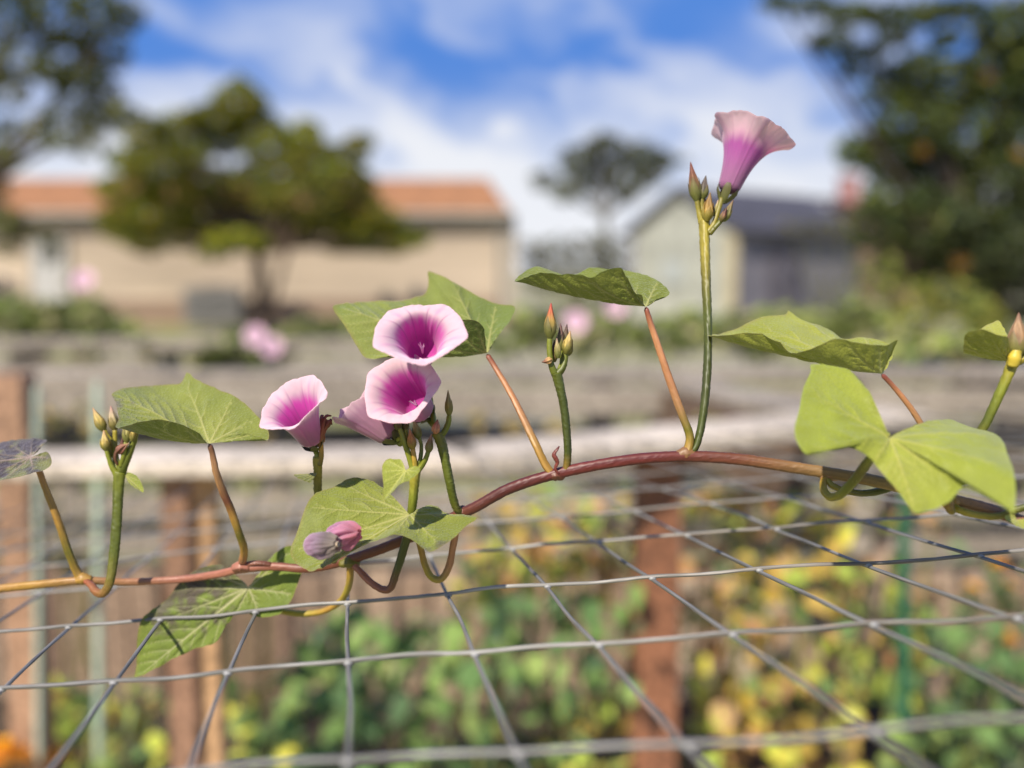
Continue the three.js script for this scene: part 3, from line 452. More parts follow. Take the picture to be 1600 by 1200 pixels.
// leaf: C attachment, rim from sinus round to sinus, [x, y, z, sag px]
function leaf(spec) {
  const Cw = P(...spec.C), zc = spec.C[2], NU = spec.nu || 240, NR = spec.nr || 64, R = rng(spec.seed || 1);
  const rimP = spec.rim.map(q => P(q[0], q[1], q[2])), curve = new THREE.CatmullRomCurve3(rimP, false, 'centripetal');
  // sample by chord length between control points, so corners stay where they are
  const seg = [0]; for (let k = 1; k < rimP.length; k++) seg.push(seg[k - 1] + Math.max(.0006, rimP[k].distanceTo(rimP[k - 1])));
  const total = seg[seg.length - 1], rim = [], sag = [], ths = [0];
  let s = 0;
  for (let u = 0; u <= NU; u++) {
    const L = u / NU * total; while (s < seg.length - 2 && seg[s + 1] < L) s++;
    const f = (L - seg[s]) / (seg[s + 1] - seg[s]), t = (s + f) / (rimP.length - 1), p = curve.getPoint(Math.min(1, t));
    p.addScaledVector(CAMY, (noise(u * .35, spec.seed) - .5) * px2m(1.6, zc)).addScaledVector(CAMZ, (noise(u * .11, spec.seed + 4) - .5) * px2m(spec.wave ?? 6, zc));
    rim.push(p); sag.push(mix(spec.rim[s][3] || 0, spec.rim[s + 1][3] || 0, f));
    if (u) { const a = rim[u - 1].clone().sub(Cw), b = p.clone().sub(Cw); ths.push(ths[u - 1] + Math.max(1e-4, Math.min(.3, a.angleTo(b)))); }
  }
  const tipU = Math.round(seg[spec.tip] / total * NU), th0 = ths[tipU], th = ths.map(t => t - th0), rad = rim.map(p => p.distanceTo(Cw));
  const radAt = a => { let k = 0; while (k < NU - 1 && th[k + 1] < a) k++; const f = Math.min(1, Math.max(0, (a - th[k]) / (th[k + 1] - th[k]))); return mix(rad[k], rad[k + 1], f); };
  // veins in the unrolled leaf
  const veins = [], big = rad[tipU], add = (x0, y0, a, len, w0, bend) => { let x = x0, y = y0; const n = 7; for (let k = 0; k < n; k++) { const x1 = x + Math.sin(a) * len / n, y1 = y + Math.cos(a) * len / n; veins.push([x, y, x1, y1, w0 * (1 - k / n * .75), w0 * (1 - (k + 1) / n * .75)]); x = x1; y = y1; a += bend / n; } };
  const sideAngles = [[0]]; for (const sgn of [-1, 1]) { const span = sgn < 0 ? -th[0] : th[NU]; for (const f of [.2, .42, .66, .88]) sideAngles.push([sgn * span * f, sgn]); }
  const wv = .00075 * (big / .06) ** .5;
  for (const [a, sgn = 0] of sideAngles) {
    const len = Math.min(radAt(a) * .93, big * 1.1); add(0, 0, a, len, a === 0 ? wv * 1.15 : wv * .85, 0);
    for (let k = 1; k < 7; k++) { const q = (.12 + k * .125) * len, sd = k % 2 ? 1 : -1; for (const dir of a === 0 ? [1, -1] : [sd]) add(Math.sin(a) * q, Math.cos(a) * q, a + dir * (.85 - k * .04), len * (.5 - k * .05) * (a === 0 ? 1 : .55), wv * .45, -dir * .35); }
  }
  const pos = [], uv = [], idx = [], vd = [], q2 = [];
  for (let u = 0; u <= NU; u++) for (let r = 0; r <= NR; r++) {
    const t = Math.pow(r / NR, .85), p = Cw.clone().lerp(rim[u], t).addScaledVector(CAMY, -sag[u] * 4 * t * (1 - t) * zc / F).addScaledVector(CAMZ, (spec.bow || 0) * 4 * t * (1 - t) * zc / F);
    const x = Math.sin(th[u]) * rad[u] * t, y = Math.cos(th[u]) * rad[u] * t; q2.push([x, y, t]);
    let best = 0, dm = 1; for (const v of veins) { const dx = v[2] - v[0], dy = v[3] - v[1], k = Math.max(0, Math.min(1, ((x - v[0]) * dx + (y - v[1]) * dy) / (dx * dx + dy * dy))), d = Math.hypot(x - v[0] - dx * k, y - v[1] - dy * k), w = mix(v[4], v[5], k); if (d < dm) dm = d; const e = Math.exp(-(d / w) * (d / w)) * Math.min(1, .35 + w / wv * .7); if (e > best) best = e; }
    vd.push([best, dm]); pos.push(p.x, p.y, p.z); uv.push(x / .03, y / .03);
    if (u < NU && r < NR) { const a = u * (NR + 1) + r, b = a + NR + 1; idx.push(a, b, a + 1, a + 1, b, b + 1); }
  }
  let g = geom(pos, idx, null, uv); const nn = g.attributes.normal, col = [];
  const sgn = spec.flip ? -1 : 1, base = C(spec.col || '#77893f').map((q, k) => q * [.82, .76, .52][k]), vein = C(spec.vein || '#b3b06a'), stain = C(spec.stainCol || '#4a3a3c');
  for (let k = 0; k < vd.length; k++) {
    const [v, d] = vd[k], [x, y, t] = q2[k];
    const h = sgn * (spec.relief ?? 1.6) * (.00055 * (1 - Math.exp(-d / .0025)) - .00018 * v + .0007 * (fbm(x * 90 + spec.seed, y * 90, 2, 3) - .5)) * Math.min(1, t * 4);
    pos[k * 3] += nn.getX(k) * h; pos[k * 3 + 1] += nn.getY(k) * h; pos[k * 3 + 2] += nn.getZ(k) * h;
    let c = base, n1 = fbm(x * 130 + spec.seed, y * 130, spec.seed, 4), n2 = fbm(x * 30 + 9, y * 30, spec.seed, 3);
    c = mix3(c, mix3(base, C('#a8a846'), .8), Math.max(0, (n2 - .45) * 1.3)); c = c.map(q => q * (.82 + .36 * n1));
    c = mix3(c, vein, Math.min(1, v * .85));
    for (const st of spec.stains || []) { const [sx, sy, sr, amt] = st, pp = Math.hypot(x / big - sx, y / big - sy) / sr; const a = amt * sstep(1.1, .2, pp + (fbm(x * 260, y * 260, 8, 4) - .5) * 2.0) * (1 - .75 * v); c = mix3(c, stain, Math.max(0, Math.min(1, a))); }
    if (t > .965) c = mix3(c, C(spec.edge || '#8a7a40'), .45 * (t - .965) / .035);
    col.push(...c);
  }
  g = geom(pos, idx, col, uv);
  return part('leaf', g, M.leaf, vine, spec.label);
}
function petiole(parent, list, widths, stops, seed = 1) { return part('petiole', stemP(list, widths, stops, { seed, segs: 60, radial: 16, rough: .08, hairs: 120 }), M.stem, parent); }

// main stem
part('stem', tube(PP([[-60, 924, .49], [0, 919, .488], [60, 913, .486], [128, 907, .485], [200, 909, .492], [280, 905, .496], [340, 897, .49], [378, 889, .484], [425, 885, .484], [480, 888, .482], [525, 880, .478], [580, 863, .474], [640, 840, .468], [700, 812, .462], [745, 791, .456], [790, 766, .452], [840, 748, .449], [900, 733, .447], [960, 722, .446], [1020, 715, .446], [1080, 713, .446], [1150, 717, .445], [1220, 727, .443], [1290, 738, .44], [1360, 750, .436], [1420, 764, .43], [1480, 779, .425], [1540, 794, .42], [1600, 816, .415], [1680, 850, .41]]),
  [13, 14, 13, 12, 13, 14, 16, 17, 17, 17, 17, 17, 18, 18, 18, 17, 18].map(w => px2m(w, .45) / 2),
  [SC.tan, SC.gold, SC.tan, SC.pinkish, SC.pinkish, SC.redBrown, SC.redBrown, SC.redBrown, SC.redD, SC.red, SC.red, SC.redBrown, C('#7d6038'), C('#86703e'), C('#8a6446'), SC.redBrown], { segs: 520, radial: 22, rough: .06, seed: 3, hairs: 500 }), M.stem, vine);
for (const [x, y, z, r, c] of [[130, 906, .485, 10, SC.gold], [377, 887, .483, 10, SC.pinkish], [546, 880, .476, 11, SC.olive], [723, 801, .459, 10, SC.redBrown], [868, 744, .448, 10, SC.redBrown], [1072, 710, .446, 11, C('#85603c')], [1296, 745, .44, 10, SC.tan], [1490, 786, .424, 12, SC.gold]])
  part('stem_node', tube(PP([[x - r * 1.5, y + 2, z], [x, y - 2, z], [x + r * 1.5, y + 1, z]]), [px2m(r * .55, z), px2m(r * .95, z), px2m(r * .55, z)], [c, c], { rough: .08, seed: x, segs: 14, radial: 12 }), M.stem, vine);

// leaves
const L1 = leaf({ C: [48, 714, .472], seed: 2, tip: 7, wave: 5, col: '#7d8458', vein: '#a88a86', stainCol: '#3f3542', stains: [[0, .4, .75, .95], [.5, .2, .5, .8], [-.4, .25, .5, .7]], label: 'purple stained leaf at the left edge', rim: [
  [57, 706, .476], [66, 697, .482], [73, 688, .486], [64, 684, .49], [35, 685, .492], [0, 690, .492], [-60, 702, .488], [-130, 735, .472], [-60, 756, .46], [0, 750, .457], [34, 742, .457], [62, 735, .459], [76, 726, .462], [79, 715, .466], [74, 707, .469], [62, 709, .471]] });
petiole(L1, [[52, 716, .474], [60, 732, .475], [72, 765, .476], [88, 805, .478], [108, 864, .482], [122, 896, .485], [130, 906, .485]], [9, 10, 11, 12, 12, 14], [SC.orange, SC.gold, SC.gold, SC.olive, SC.gold], 4);
const L2 = leaf({ C: [327, 693, .455], seed: 3, tip: 14, col: '#7f8f3c', wave: 5, bow: -4, stainCol: '#6a5f68', stains: [[.1, .93, .14, .9], [.32, .72, .12, .8], [.38, .5, .1, .6]], label: 'broad leaf with curled near edge left of the first flower', rim: [
  [338, 689, .456], [357, 682, .457], [385, 678, .455], [403, 682, .453], [417, 685, .452], [418, 672, .456], [402, 650, .462], [378, 626, .47], [336, 605, .478], [304, 591, .486], [290, 580, .491], [282, 597, .488], [262, 599, .488], [212, 602, .482], [177, 612, .47], [181, 630, .462], [185, 652, .45, 4], [183, 667, .442, 7], [215, 659, .436, 9], [250, 655, .436, 9], [285, 664, .442, 8], [312, 677, .45, 4]] });
petiole(L2, [[327, 694, .456], [331, 706, .457], [337, 735, .458], [347, 765, .462], [360, 795, .466], [372, 830, .47], [381, 858, .476], [378, 880, .482]], [8, 10, 12, 12, 12, 12, 13], [SC.brown, SC.tan, SC.tan, SC.redBrown, SC.gold, SC.olive, SC.gold, SC.pinkish], 5);
const L3 = leaf({ C: [761, 552, .4720], seed: 4, tip: 16, col: '#718740', wave: 6, bow: -3, label: 'large leaf standing behind the two front flowers', rim: [
  [766, 541, .4730], [776, 528, .4750], [788, 512, .4770], [799, 492, .4800], [803, 477, .4830], [783, 475, .4880], [747, 461, .4940], [711, 441, .5000], [688, 429, .5030], [667, 423, .5060], [668, 441, .5040], [664, 457, .5020], [650, 462, .5000], [629, 468, .4980], [585, 468, .4940], [552, 473, .4900], [520, 477, .4840], [538, 508, .4780], [556, 537, .4720], [572, 557, .4680], [610, 556, .4660, 4], [660, 535, .4620, 8], [700, 508, .4580, 8], [722, 499, .4560, 8], [746, 501, .4560, 5], [755, 511, .4580, 3], [757, 533, .4650]] });
petiole(L3, [[761, 554, .473], [776, 578, .471], [798, 615, .464], [818, 655, .457], [838, 697, .449], [853, 728, .448], [866, 745, .448]], [8, 9, 10, 11, 12, 12, 13], [C('#7a3c2c'), SC.orange, SC.orange, SC.tan, SC.gold, SC.gold], 6);
const L4 = leaf({ C: [1009, 479, .448], seed: 5, tip: 11, col: '#7a8a30', wave: 3, bow: -2, edge: '#6a7a30', label: 'insect nibbled leaf with yellow veined underside', rim: [
  [1014, 472, .45], [1030, 466, .452], [1046, 457, .456], [1034, 442, .462], [1013, 429, .468], [973, 419, .474], [948, 418, .475], [920, 416, .474], [903, 426, .472], [872, 427, .466], [842, 413, .462], [805, 437, .446, 7], [818, 434, .442, 9], [845, 425, .438, 9], [873, 428, .436, 9], [903, 428, .434, 8], [925, 433, .433, 7], [943, 422, .432, 7], [973, 419, .432, 6], [973, 427, .433, 5], [983, 435, .434, 5], [980, 447, .436, 4], [988, 450, .437, 3], [987, 457, .439, 3], [1003, 462, .442, 2], [1004, 470, .445]] });
petiole(L4, [[1009, 480, .449], [1017, 506, .449], [1030, 545, .448], [1047, 595, .447], [1065, 645, .446], [1078, 682, .446], [1076, 700, .446], [1071, 709, .446]], [8, 10, 11, 12, 13, 13, 13, 15], [C('#7a3c2c'), SC.orange, SC.orange, SC.orange, SC.tan, SC.olive, SC.gold], 7);
const L5 = leaf({ C: [1378, 584, .43], seed: 6, tip: 13, col: '#9ba842', wave: 4, bow: -2, label: 'bright sunlit leaf folded along its midrib', rim: [
  [1386, 574, .433], [1396, 552, .44], [1385, 534, .452], [1345, 525, .462], [1318, 527, .466], [1302, 516, .47], [1287, 508, .472], [1267, 503, .474], [1247, 493, .476], [1233, 483, .478], [1228, 488, .476], [1188, 493, .472], [1150, 512, .466], [1106, 523, .45, 5], [1135, 523, .442, 8], [1165, 519, .437, 9], [1193, 521, .433, 9], [1218, 533, .43, 8], [1238, 551, .427, 7], [1256, 548, .424, 7], [1280, 537, .42, 7], [1307, 528, .418, 7], [1333, 533, .418, 6], [1360, 537, .418, 5], [1384, 538, .42, 3], [1402, 531, .422, 2], [1392, 556, .426], [1382, 577, .429]] });
petiole(L5, [[1378, 585, .431], [1390, 597, .432], [1408, 618, .433], [1427, 643, .434], [1445, 674, .434], [1465, 725, .431], [1484, 778, .426], [1489, 786, .425]], [7, 8, 9, 10, 10, 11, 12], [C('#7a3c34'), SC.orange, SC.tan, SC.olive, SC.greenL, SC.greenL], 8);
const L6 = leaf({ C: [1390, 684, .392], seed: 7, tip: 20, nu: 300, col: '#9aab3c', vein: '#b9b65a', wave: 5, bow: 6, edge: '#9aa84a', label: 'large bright yellow green leaf nearest the camera at right', rim: [
  [1385, 675, .394], [1366, 653, .398], [1357, 627, .402], [1354, 607, .404], [1345, 590, .407], [1329, 576, .409], [1300, 570, .411], [1269, 567, .411], [1268, 579, .408], [1256, 604, .402], [1249, 637, .394], [1242, 667, .386], [1245, 688, .382], [1260, 709, .379], [1287, 699, .382, -4], [1313, 697, .385, -6], [1336, 701, .386, -6], [1357, 713, .386, -4], [1377, 738, .384], [1411, 777, .374], [1430, 800, .368], [1460, 795, .368], [1484, 783, .368], [1511, 758, .37], [1543, 779, .365], [1566, 793, .358], [1583, 803, .354], [1588, 778, .356], [1587, 743, .361], [1580, 719, .374, -5], [1563, 680, .398, -8], [1543, 671, .414, -9], [1527, 666, .42, -10], [1500, 657, .426, -10], [1486, 652, .427, -9], [1470, 657, .425, -7], [1452, 662, .42, -5], [1440, 667, .412, -3], [1417, 673, .402], [1398, 680, .394]] });
petiole(L6, [[1389, 686, .393], [1380, 700, .397], [1362, 714, .404], [1348, 733, .412], [1330, 756, .42], [1310, 774, .427], [1296, 776, .431], [1287, 766, .434], [1287, 752, .438], [1294, 744, .44]], [9, 12, 14, 15, 15, 14, 13, 12, 11], [SC.greenL, SC.greenL, SC.olive, SC.greenL, SC.yel, SC.gold], 9);
const L7 = leaf({ C: [1574, 564, .425], seed: 8, tip: 9, nu: 150, nr: 44, col: '#a2aa40', wave: 3, label: 'small folded leaf beside the bud at the right edge', rim: [
  [1577, 556, .427], [1578, 540, .432], [1574, 522, .44], [1566, 506, .446], [1560, 499, .449], [1551, 502, .45], [1538, 508, .448], [1526, 518, .444], [1512, 535, .436], [1507, 550, .428, 2], [1505, 537, .42, 3], [1511, 517, .414, 4], [1526, 513, .412, 4], [1537, 512, .411, 4], [1557, 522, .412, 3], [1574, 527, .415, 2], [1577, 547, .42]] });
const L8 = leaf({ C: [388, 918, .4955], seed: 9, tip: 14, nu: 300, nr: 80, flip: true, col: '#789038', wave: 4, bow: 0, stainCol: '#55493f', vein: '#bdb98a', stains: [[-.32, .42, .34, .85], [-.28, .2, .28, .75], [-.5, .58, .14, .5], [.42, .1, .12, .8]], label: 'hanging leaf with brownish purple stain threaded under the wire', rim: [
  [384, 914, .496], [361, 892, .4985], [350, 885, .4995], [336, 883, .5005], [318, 886, .501], [296, 898, .501], [278, 914, .5005], [258, 939, .5], [235, 957, .499], [224, 966, .4985], [216, 994, .4975], [214, 1026, .4965], [211, 1059, .495], [211, 1060, .495], [212, 1060, .495], [252, 1040, .494], [296, 1017, .493], [332, 1006, .492], [348, 992, .4915], [357, 974, .491], [361, 961, .4925], [379, 958, .4925], [412, 965, .491], [434, 961, .4905], [448, 950, .4905], [466, 914, .492], [475, 884, .494], [474, 863, .4965], [466, 856, .498], [452, 852, .4985], [441, 857, .499], [423, 874, .4985], [408, 896, .4975], [392, 912, .496]] });
petiole(L8, [[388, 919, .497], [400, 935, .503], [430, 952, .504], [470, 959, .502], [505, 955, .498], [531, 940, .492], [543, 920, .486], [547, 895, .479], [546, 882, .477]], [9, 10, 10, 10, 10, 10, 11], [SC.gold, SC.yel, SC.yel, SC.gold, SC.yel, SC.gold], 10);
const L9 = leaf({ C: [640, 804, .446], seed: 10, tip: 16, nu: 320, nr: 80, col: '#84943a', wave: 4, bow: 2, stainCol: '#5b5448', stains: [[.62, -.02, .2, .75], [.3, .22, .06, .5]], label: 'broad heart shaped leaf carrying two fallen blossoms', rim: [
  [635, 801, .447], [621, 789, .451], [610, 773, .455], [597, 760, .459], [588, 752, .461], [574, 747, .462], [558, 745, .462], [542, 748, .461], [531, 754, .459], [519, 760, .457], [504, 763, .455], [491, 771, .452], [481, 784, .449], [473, 801, .446], [463, 832, .442], [453, 864, .438], [484, 891, .424], [495, 889, .422], [506, 885, .421, 2], [525, 873, .42, 3], [550, 860, .421, 3], [576, 847, .423, 3], [597, 839, .425, 2], [614, 835, .427], [631, 836, .427], [644, 841, .426], [659, 852, .424], [671, 860, .422], [684, 856, .424], [701, 845, .428], [714, 835, .432], [724, 824, .436], [746, 805, .442], [727, 804, .446], [706, 802, .451], [696, 799, .454], [686, 792, .457], [676, 788, .458], [665, 789, .457], [653, 795, .453], [644, 802, .448]] });
petiole(L9, [[641, 806, .448], [648, 828, .458], [656, 850, .462], [664, 882, .464], [675, 902, .465], [688, 905, .465], [700, 888, .465], [708, 852, .463], [714, 822, .461], [722, 803, .46]], [9, 10, 10, 11, 11, 11, 11], [SC.olive, SC.yel, SC.gold, SC.yel, SC.orange, SC.orange, SC.orange], 11);
const stalk = (list, w, stops, seed = 1, label) => part('flower_stalk', stemP(list, w, stops, { seed, segs: 110, radial: 18, rough: .10, hairs: 260 }), M.stem, vine, label);
const small = (o) => leaf({ nu: 110, nr: 36, wave: 2, relief: .5, ...o });
small({ C: [634, 735, .4245], seed: 12, tip: 7, col: '#93a23e', vein: '#c3c268', label: 'small young leaf on the middle flower stalk', rim: [[633, 731, .425], [627, 719, .427], [617, 717, .428], [604, 718, .428], [598, 725, .427], [597, 735, .425], [599, 760, .42], [599, 781, .417], [611, 771, .416], [625, 756, .417], [640, 750, .419], [650, 743, .421], [656, 736, .423], [655, 730, .425], [646, 729, .426], [638, 732, .425]] });
small({ C: [195, 742, .478], seed: 13, tip: 4, col: '#8fa03c', rim: [[199, 738, .478], [206, 739, .476], [214, 744, .474], [222, 756, .472], [224, 769, .47], [212, 763, .471], [204, 757, .473], [198, 749, .476]] });
small({ C: [495, 740, .457], seed: 14, tip: 5, col: '#6f7a40', rim: [[492, 737, .459], [487, 739, .46], [478, 742, .459], [470, 743, .457], [463, 742, .456], [459, 742, .455], [464, 746, .453], [471, 749, .452], [478, 752, .451], [484, 754, .451], [489, 749, .453], [492, 744, .455]] });
small({ C: [1588, 812, .41], seed: 15, tip: 3, col: '#a0ac4a', rim: [[1586, 806, .41], [1578, 803, .409], [1570, 806, .408], [1572, 812, .407], [1600, 826, .404], [1616, 822, .405], [1604, 810, .408]] });

// flower stalks
const GR = [SC.gold, SC.greenD, SC.green, SC.green, SC.greenL];
const pedA = stalk([[132, 906, .485], [142, 914, .481], [150, 924, .478], [160, 927, .476], [170, 914, .475], [178, 870, .476], [183, 810, .477], [187, 742, .478], [189, 735, .478]], [10, 12, 13, 14, 15, 15, 15, 16, 18], [C('#8a4a34'), C('#8a5a34'), SC.olive, SC.green, SC.green, SC.green, SC.greenL], 21);
const pedB = stalk([[524, 878, .477], [508, 850, .472], [500, 800, .466], [497, 765, .462], [497, 735, .459], [496, 712, .457]], [11, 12, 12, 13, 13, 14], [SC.olive, SC.green, SC.greenL, SC.olive, SC.yel], 22);
const pedC = stalk([[552, 882, .475], [562, 892, .473], [580, 910, .47], [598, 921, .467], [609, 920, .465], [620, 893, .463], [631, 858, .46], [640, 820, .456], [645, 785, .452], [648, 750, .45], [648, 733, .45]], [10, 11, 11, 12, 12, 13, 13, 13, 14, 14, 18], [C('#945a44'), C('#945a44'), C('#7a4a34'), SC.greenD, SC.greenD, SC.green, SC.greenL, SC.yel], 23);
const pedD = stalk([[722, 802, .459], [714, 795, .456], [709, 782, .454], [703, 755, .451], [695, 715, .449], [689, 690, .448], [683, 674, .447]], [12, 13, 13, 14, 14, 16, 18], [SC.olive, SC.green, SC.green, SC.green, SC.olive], 24);
const pedE = stalk([[874, 744, .448], [883, 735, .447], [887, 710, .446], [885, 670, .446], [880, 630, .446], [873, 598, .446], [869, 582, .446]], [10, 12, 12, 13, 13, 14, 17], [SC.gold, SC.greenD, SC.greenD, SC.greenD, SC.green], 25);
const pedF = stalk([[1080, 708, .446], [1087, 698, .446], [1095, 670, .447], [1102, 620, .449], [1106, 560, .453], [1106, 500, .457], [1103, 430, .463], [1101, 370, .468], [1100, 342, .47]], [11, 12, 13, 13, 13, 14, 15, 16, 18], [SC.greenD, SC.greenD, C('#3f4418'), SC.greenD, SC.green, SC.olive, SC.yel, SC.yel], 26);
const pedG = stalk([[1293, 748, .438], [1298, 757, .436], [1318, 766, .436], [1350, 771, .438], [1385, 764, .44], [1420, 745, .44], [1470, 720, .438], [1515, 695, .434], [1537, 668, .43], [1560, 620, .426], [1578, 580, .424], [1585, 560, .424]], [9, 10, 11, 12, 13, 13, 13, 13, 14, 14, 15, 18], [SC.yel, SC.olive, SC.green, SC.green, SC.green, SC.olive, SC.green, SC.greenL, SC.yel], 27);
const pedH = stalk([[1487, 789, .423], [1500, 797, .42], [1530, 805, .417], [1560, 806, .414], [1585, 797, .412], [1610, 790, .41], [1680, 770, .41]], [12, 11, 11, 11, 12, 13, 13], [SC.yel, SC.yel, SC.olive, SC.greenD, SC.green, SC.green], 28);
stalk([[1485, 778, .421], [1483, 788, .418], [1485, 797, .418], [1489, 800, .419]], [8, 13, 14, 9], [SC.yel, SC.gold, SC.yel], 29);
stalk([[380, 884, .483], [395, 880, .482], [420, 882, .483], [440, 890, .486]], [8, 8, 8, 7], [SC.pinkish, SC.redBrown, SC.redBrown], 30);
part('bract', stemP([[873, 741, .446], [868, 732, .445], [871, 722, .444], [866, 710, .443], [871, 702, .443], [874, 697, .444]], [5, 4, 6, 7, 5, 1.5], [C('#6a2c28'), C('#7a3c34'), C('#5a2824')], { seed: 9, segs: 40, rough: .25 }), M.stem, vine, 'withered red bract');

// buds: base, tip, width px
function bud(parent, b, t, w, stops, name = 'bud', seed = 1, ruffle = .12) {
  const A = P(...b), B = P(...t), ax = B.clone().sub(A), L = ax.length(); ax.normalize();
  const u = V().crossVectors(ax, CAMZ).normalize(), v = V().crossVectors(ax, u), NU = 24, NT = 26, r0 = px2m(w * .88, b[2]) / 2, pos = [], col = [], idx = [];
  const prof = [[0, .32], [.06, .55], [.2, .92], [.35, 1], [.52, .86], [.7, .55], [.86, .30], [.96, .14], [1, .03]];
  for (let i = 0; i <= NT; i++) {
    const s = i / NT; let k = 0; while (k < prof.length - 2 && prof[k + 1][0] < s) k++; const pr = mix(prof[k][1], prof[k + 1][1], (s - prof[k][0]) / (prof[k + 1][0] - prof[k][0]));
    for (let j = 0; j <= NU; j++) {
      const th = j / NU * 6.2832, jj = j % NU, tw = th * 5 + s * 3.2 + seed, sep = s > .12 && s < .75 ? 1 : .4;
      const r = r0 * pr * (1 + ruffle * Math.cos(tw) * sep + .10 * (noise(s * 9 + seed, jj * .9, seed) - .5));
      const p = A.clone().addScaledVector(ax, s * L).addScaledVector(u, Math.cos(th) * r).addScaledVector(v, Math.sin(th) * r);
      pos.push(p.x, p.y, p.z); const c = colAt(stops, s), m = (.82 + .4 * noise(s * 14 + seed, jj * 1.3, 4)) * (1 - .25 * Math.max(0, -Math.cos(tw)) * sep); col.push(c[0] * m, c[1] * m, c[2] * m);
      if (i < NT && j < NU) { const a = i * (NU + 1) + j, q = a + NU + 1; idx.push(a, q, a + 1, a + 1, q, q + 1); }
    }
  }
  const gs = [geom(pos, idx, col)];
  if (name === 'bud') for (let k = 0; k < 4; k++) { const th = k * 1.62 + seed, pp = [], cc = [], ii = [], LL = L * (.48 + .2 * hash(k, seed, 3)), c1 = mix3(stops[0], C('#5c5a2a'), .5), c2 = mix3(stops[1], C('#7a5038'), .45); for (let i = 0; i <= 10; i++) for (let j = 0; j <= 6; j++) { const q = i / 10, w = (j / 6 * 2 - 1) * .95 * Math.pow(1 - Math.pow(q, 1.6), .8), sv = q * LL / L; let m = 0; while (m < prof.length - 2 && prof[m + 1][0] < sv) m++; const pr = mix(prof[m][1], prof[m + 1][1], (sv - prof[m][0]) / (prof[m + 1][0] - prof[m][0])), rr = r0 * pr * (1.12 + .06 * k / 4 + (q > .8 ? .1 * (q - .8) * 5 : 0)) * (1 + .07 * (1 - Math.abs(j / 3 - 1))), an = th + w, p = A.clone().addScaledVector(ax, sv * L).addScaledVector(u, Math.cos(an) * rr).addScaledVector(v, Math.sin(an) * rr); pp.push(p.x, p.y, p.z); const mm = .85 + .3 * hash(i, j, seed); cc.push(...mix3(c1, c2, q * q).map(x => x * mm)); if (i < 10 && j < 6) { const a = i * 7 + j, d = a + 7; ii.push(a, a + 1, d, a + 1, d + 1, d); } } gs.push(geom(pp, ii, cc)); }
  return part(name, gs, M.bud, parent);
}
const ped = (parent, list, w, stops, seed = 1) => part('pedicel', stemP(list, w, stops, { seed, segs: 26, radial: 10, rough: .08 }), M.stem, parent);
const bY = [C('#7c7a30'), C('#b09a48'), C('#b8a05a'), C('#b48a6a')], bG = [C('#6c7430'), C('#9c9650'), C('#a89a66'), C('#a8887a')], bB = [C('#6a5a30'), C('#8a5a3c'), C('#5c3024'), C('#43241c')], bO = [C('#a8862e'), C('#b8843c'), C('#a8703c'), C('#a87a58')];
const yg = [SC.greenL, SC.greenL];
// left cluster
ped(pedA, [[184, 742, .478], [175, 728, .477], [168, 708, .476], [166, 700, .476]], [12, 9, 7, 7], yg, 1);
ped(pedA, [[184, 736, .478], [179, 715, .48], [177, 696, .481], [167, 680, .481], [162, 671, .481]], [10, 8, 7, 7, 7], [SC.greenL, SC.yel], 2);
ped(pedA, [[187, 736, .478], [182, 712, .482], [180, 690, .483], [180, 670, .483]], [10, 7, 7, 7], [SC.greenL, SC.yel], 3);
ped(pedA, [[189, 740, .478], [196, 722, .477], [205, 700, .477], [210, 685, .477], [213, 668, .477]], [14, 12, 11, 10, 9], [SC.green, SC.greenL], 4);
ped(pedA, [[188, 730, .476], [193, 712, .475], [197, 690, .475]], [8, 7, 7], yg, 5);
bud(pedA, [163, 674, .481], [145, 637, .481], 17, bY, 'bud', 1); bud(pedA, [167, 705, .476], [162, 672, .476], 17, bY, 'bud', 2); bud(pedA, [180, 672, .483], [173, 634, .483], 17, [C('#8a8040'), C('#a89a66'), C('#b09a7a'), C('#b08078')], 'bud', 3);
bud(pedA, [198, 692, .475], [199, 652, .475], 15, bG, 'bud', 4); bud(pedA, [208, 676, .477], [202, 639, .476], 17, bY, 'bud', 5); bud(pedA, [216, 668, .478], [213, 627, .478], 15, [C('#7c7a30'), C('#a08850'), C('#a07a5c'), C('#9a7a6a')], 'bud', 6);
bud(pedA, [181, 708, .474], [202, 692, .474], 13, [C('#5a4030'), C('#7a4a3a'), C('#8a5a44'), C('#a8906a')], 'withered_bud', 7, .3);
ped(pedA, [[184, 727, .475], [180, 716, .474], [182, 705, .474]], [4, 5, 6], [SC.brown, SC.brown], 8);
bud(pedA, [174, 716, .480], [168, 690, .480], 10, bG, 'bud', 41); bud(pedA, [192, 712, .479], [191, 682, .480], 11, bB, 'bud', 42); bud(pedA, [206, 690, .474], [212, 662, .473], 10, bY, 'bud', 43);
bud(pedE, [866, 566, .448], [866, 530, .448], 12, bB, 'bud', 44); bud(pedE, [872, 560, .443], [870, 528, .443], 11, bG, 'bud', 45); bud(pedE, [888, 556, .449], [895, 530, .449], 10, bY, 'bud', 46);
bud(pedF, [1100, 330, .473], [1094, 296, .474], 13, bB, 'bud', 47); bud(pedF, [1118, 340, .470], [1122, 312, .470], 11, bG, 'bud', 48); bud(pedF, [1126, 346, .464], [1136, 324, .463], 10, bB, 'bud', 49);
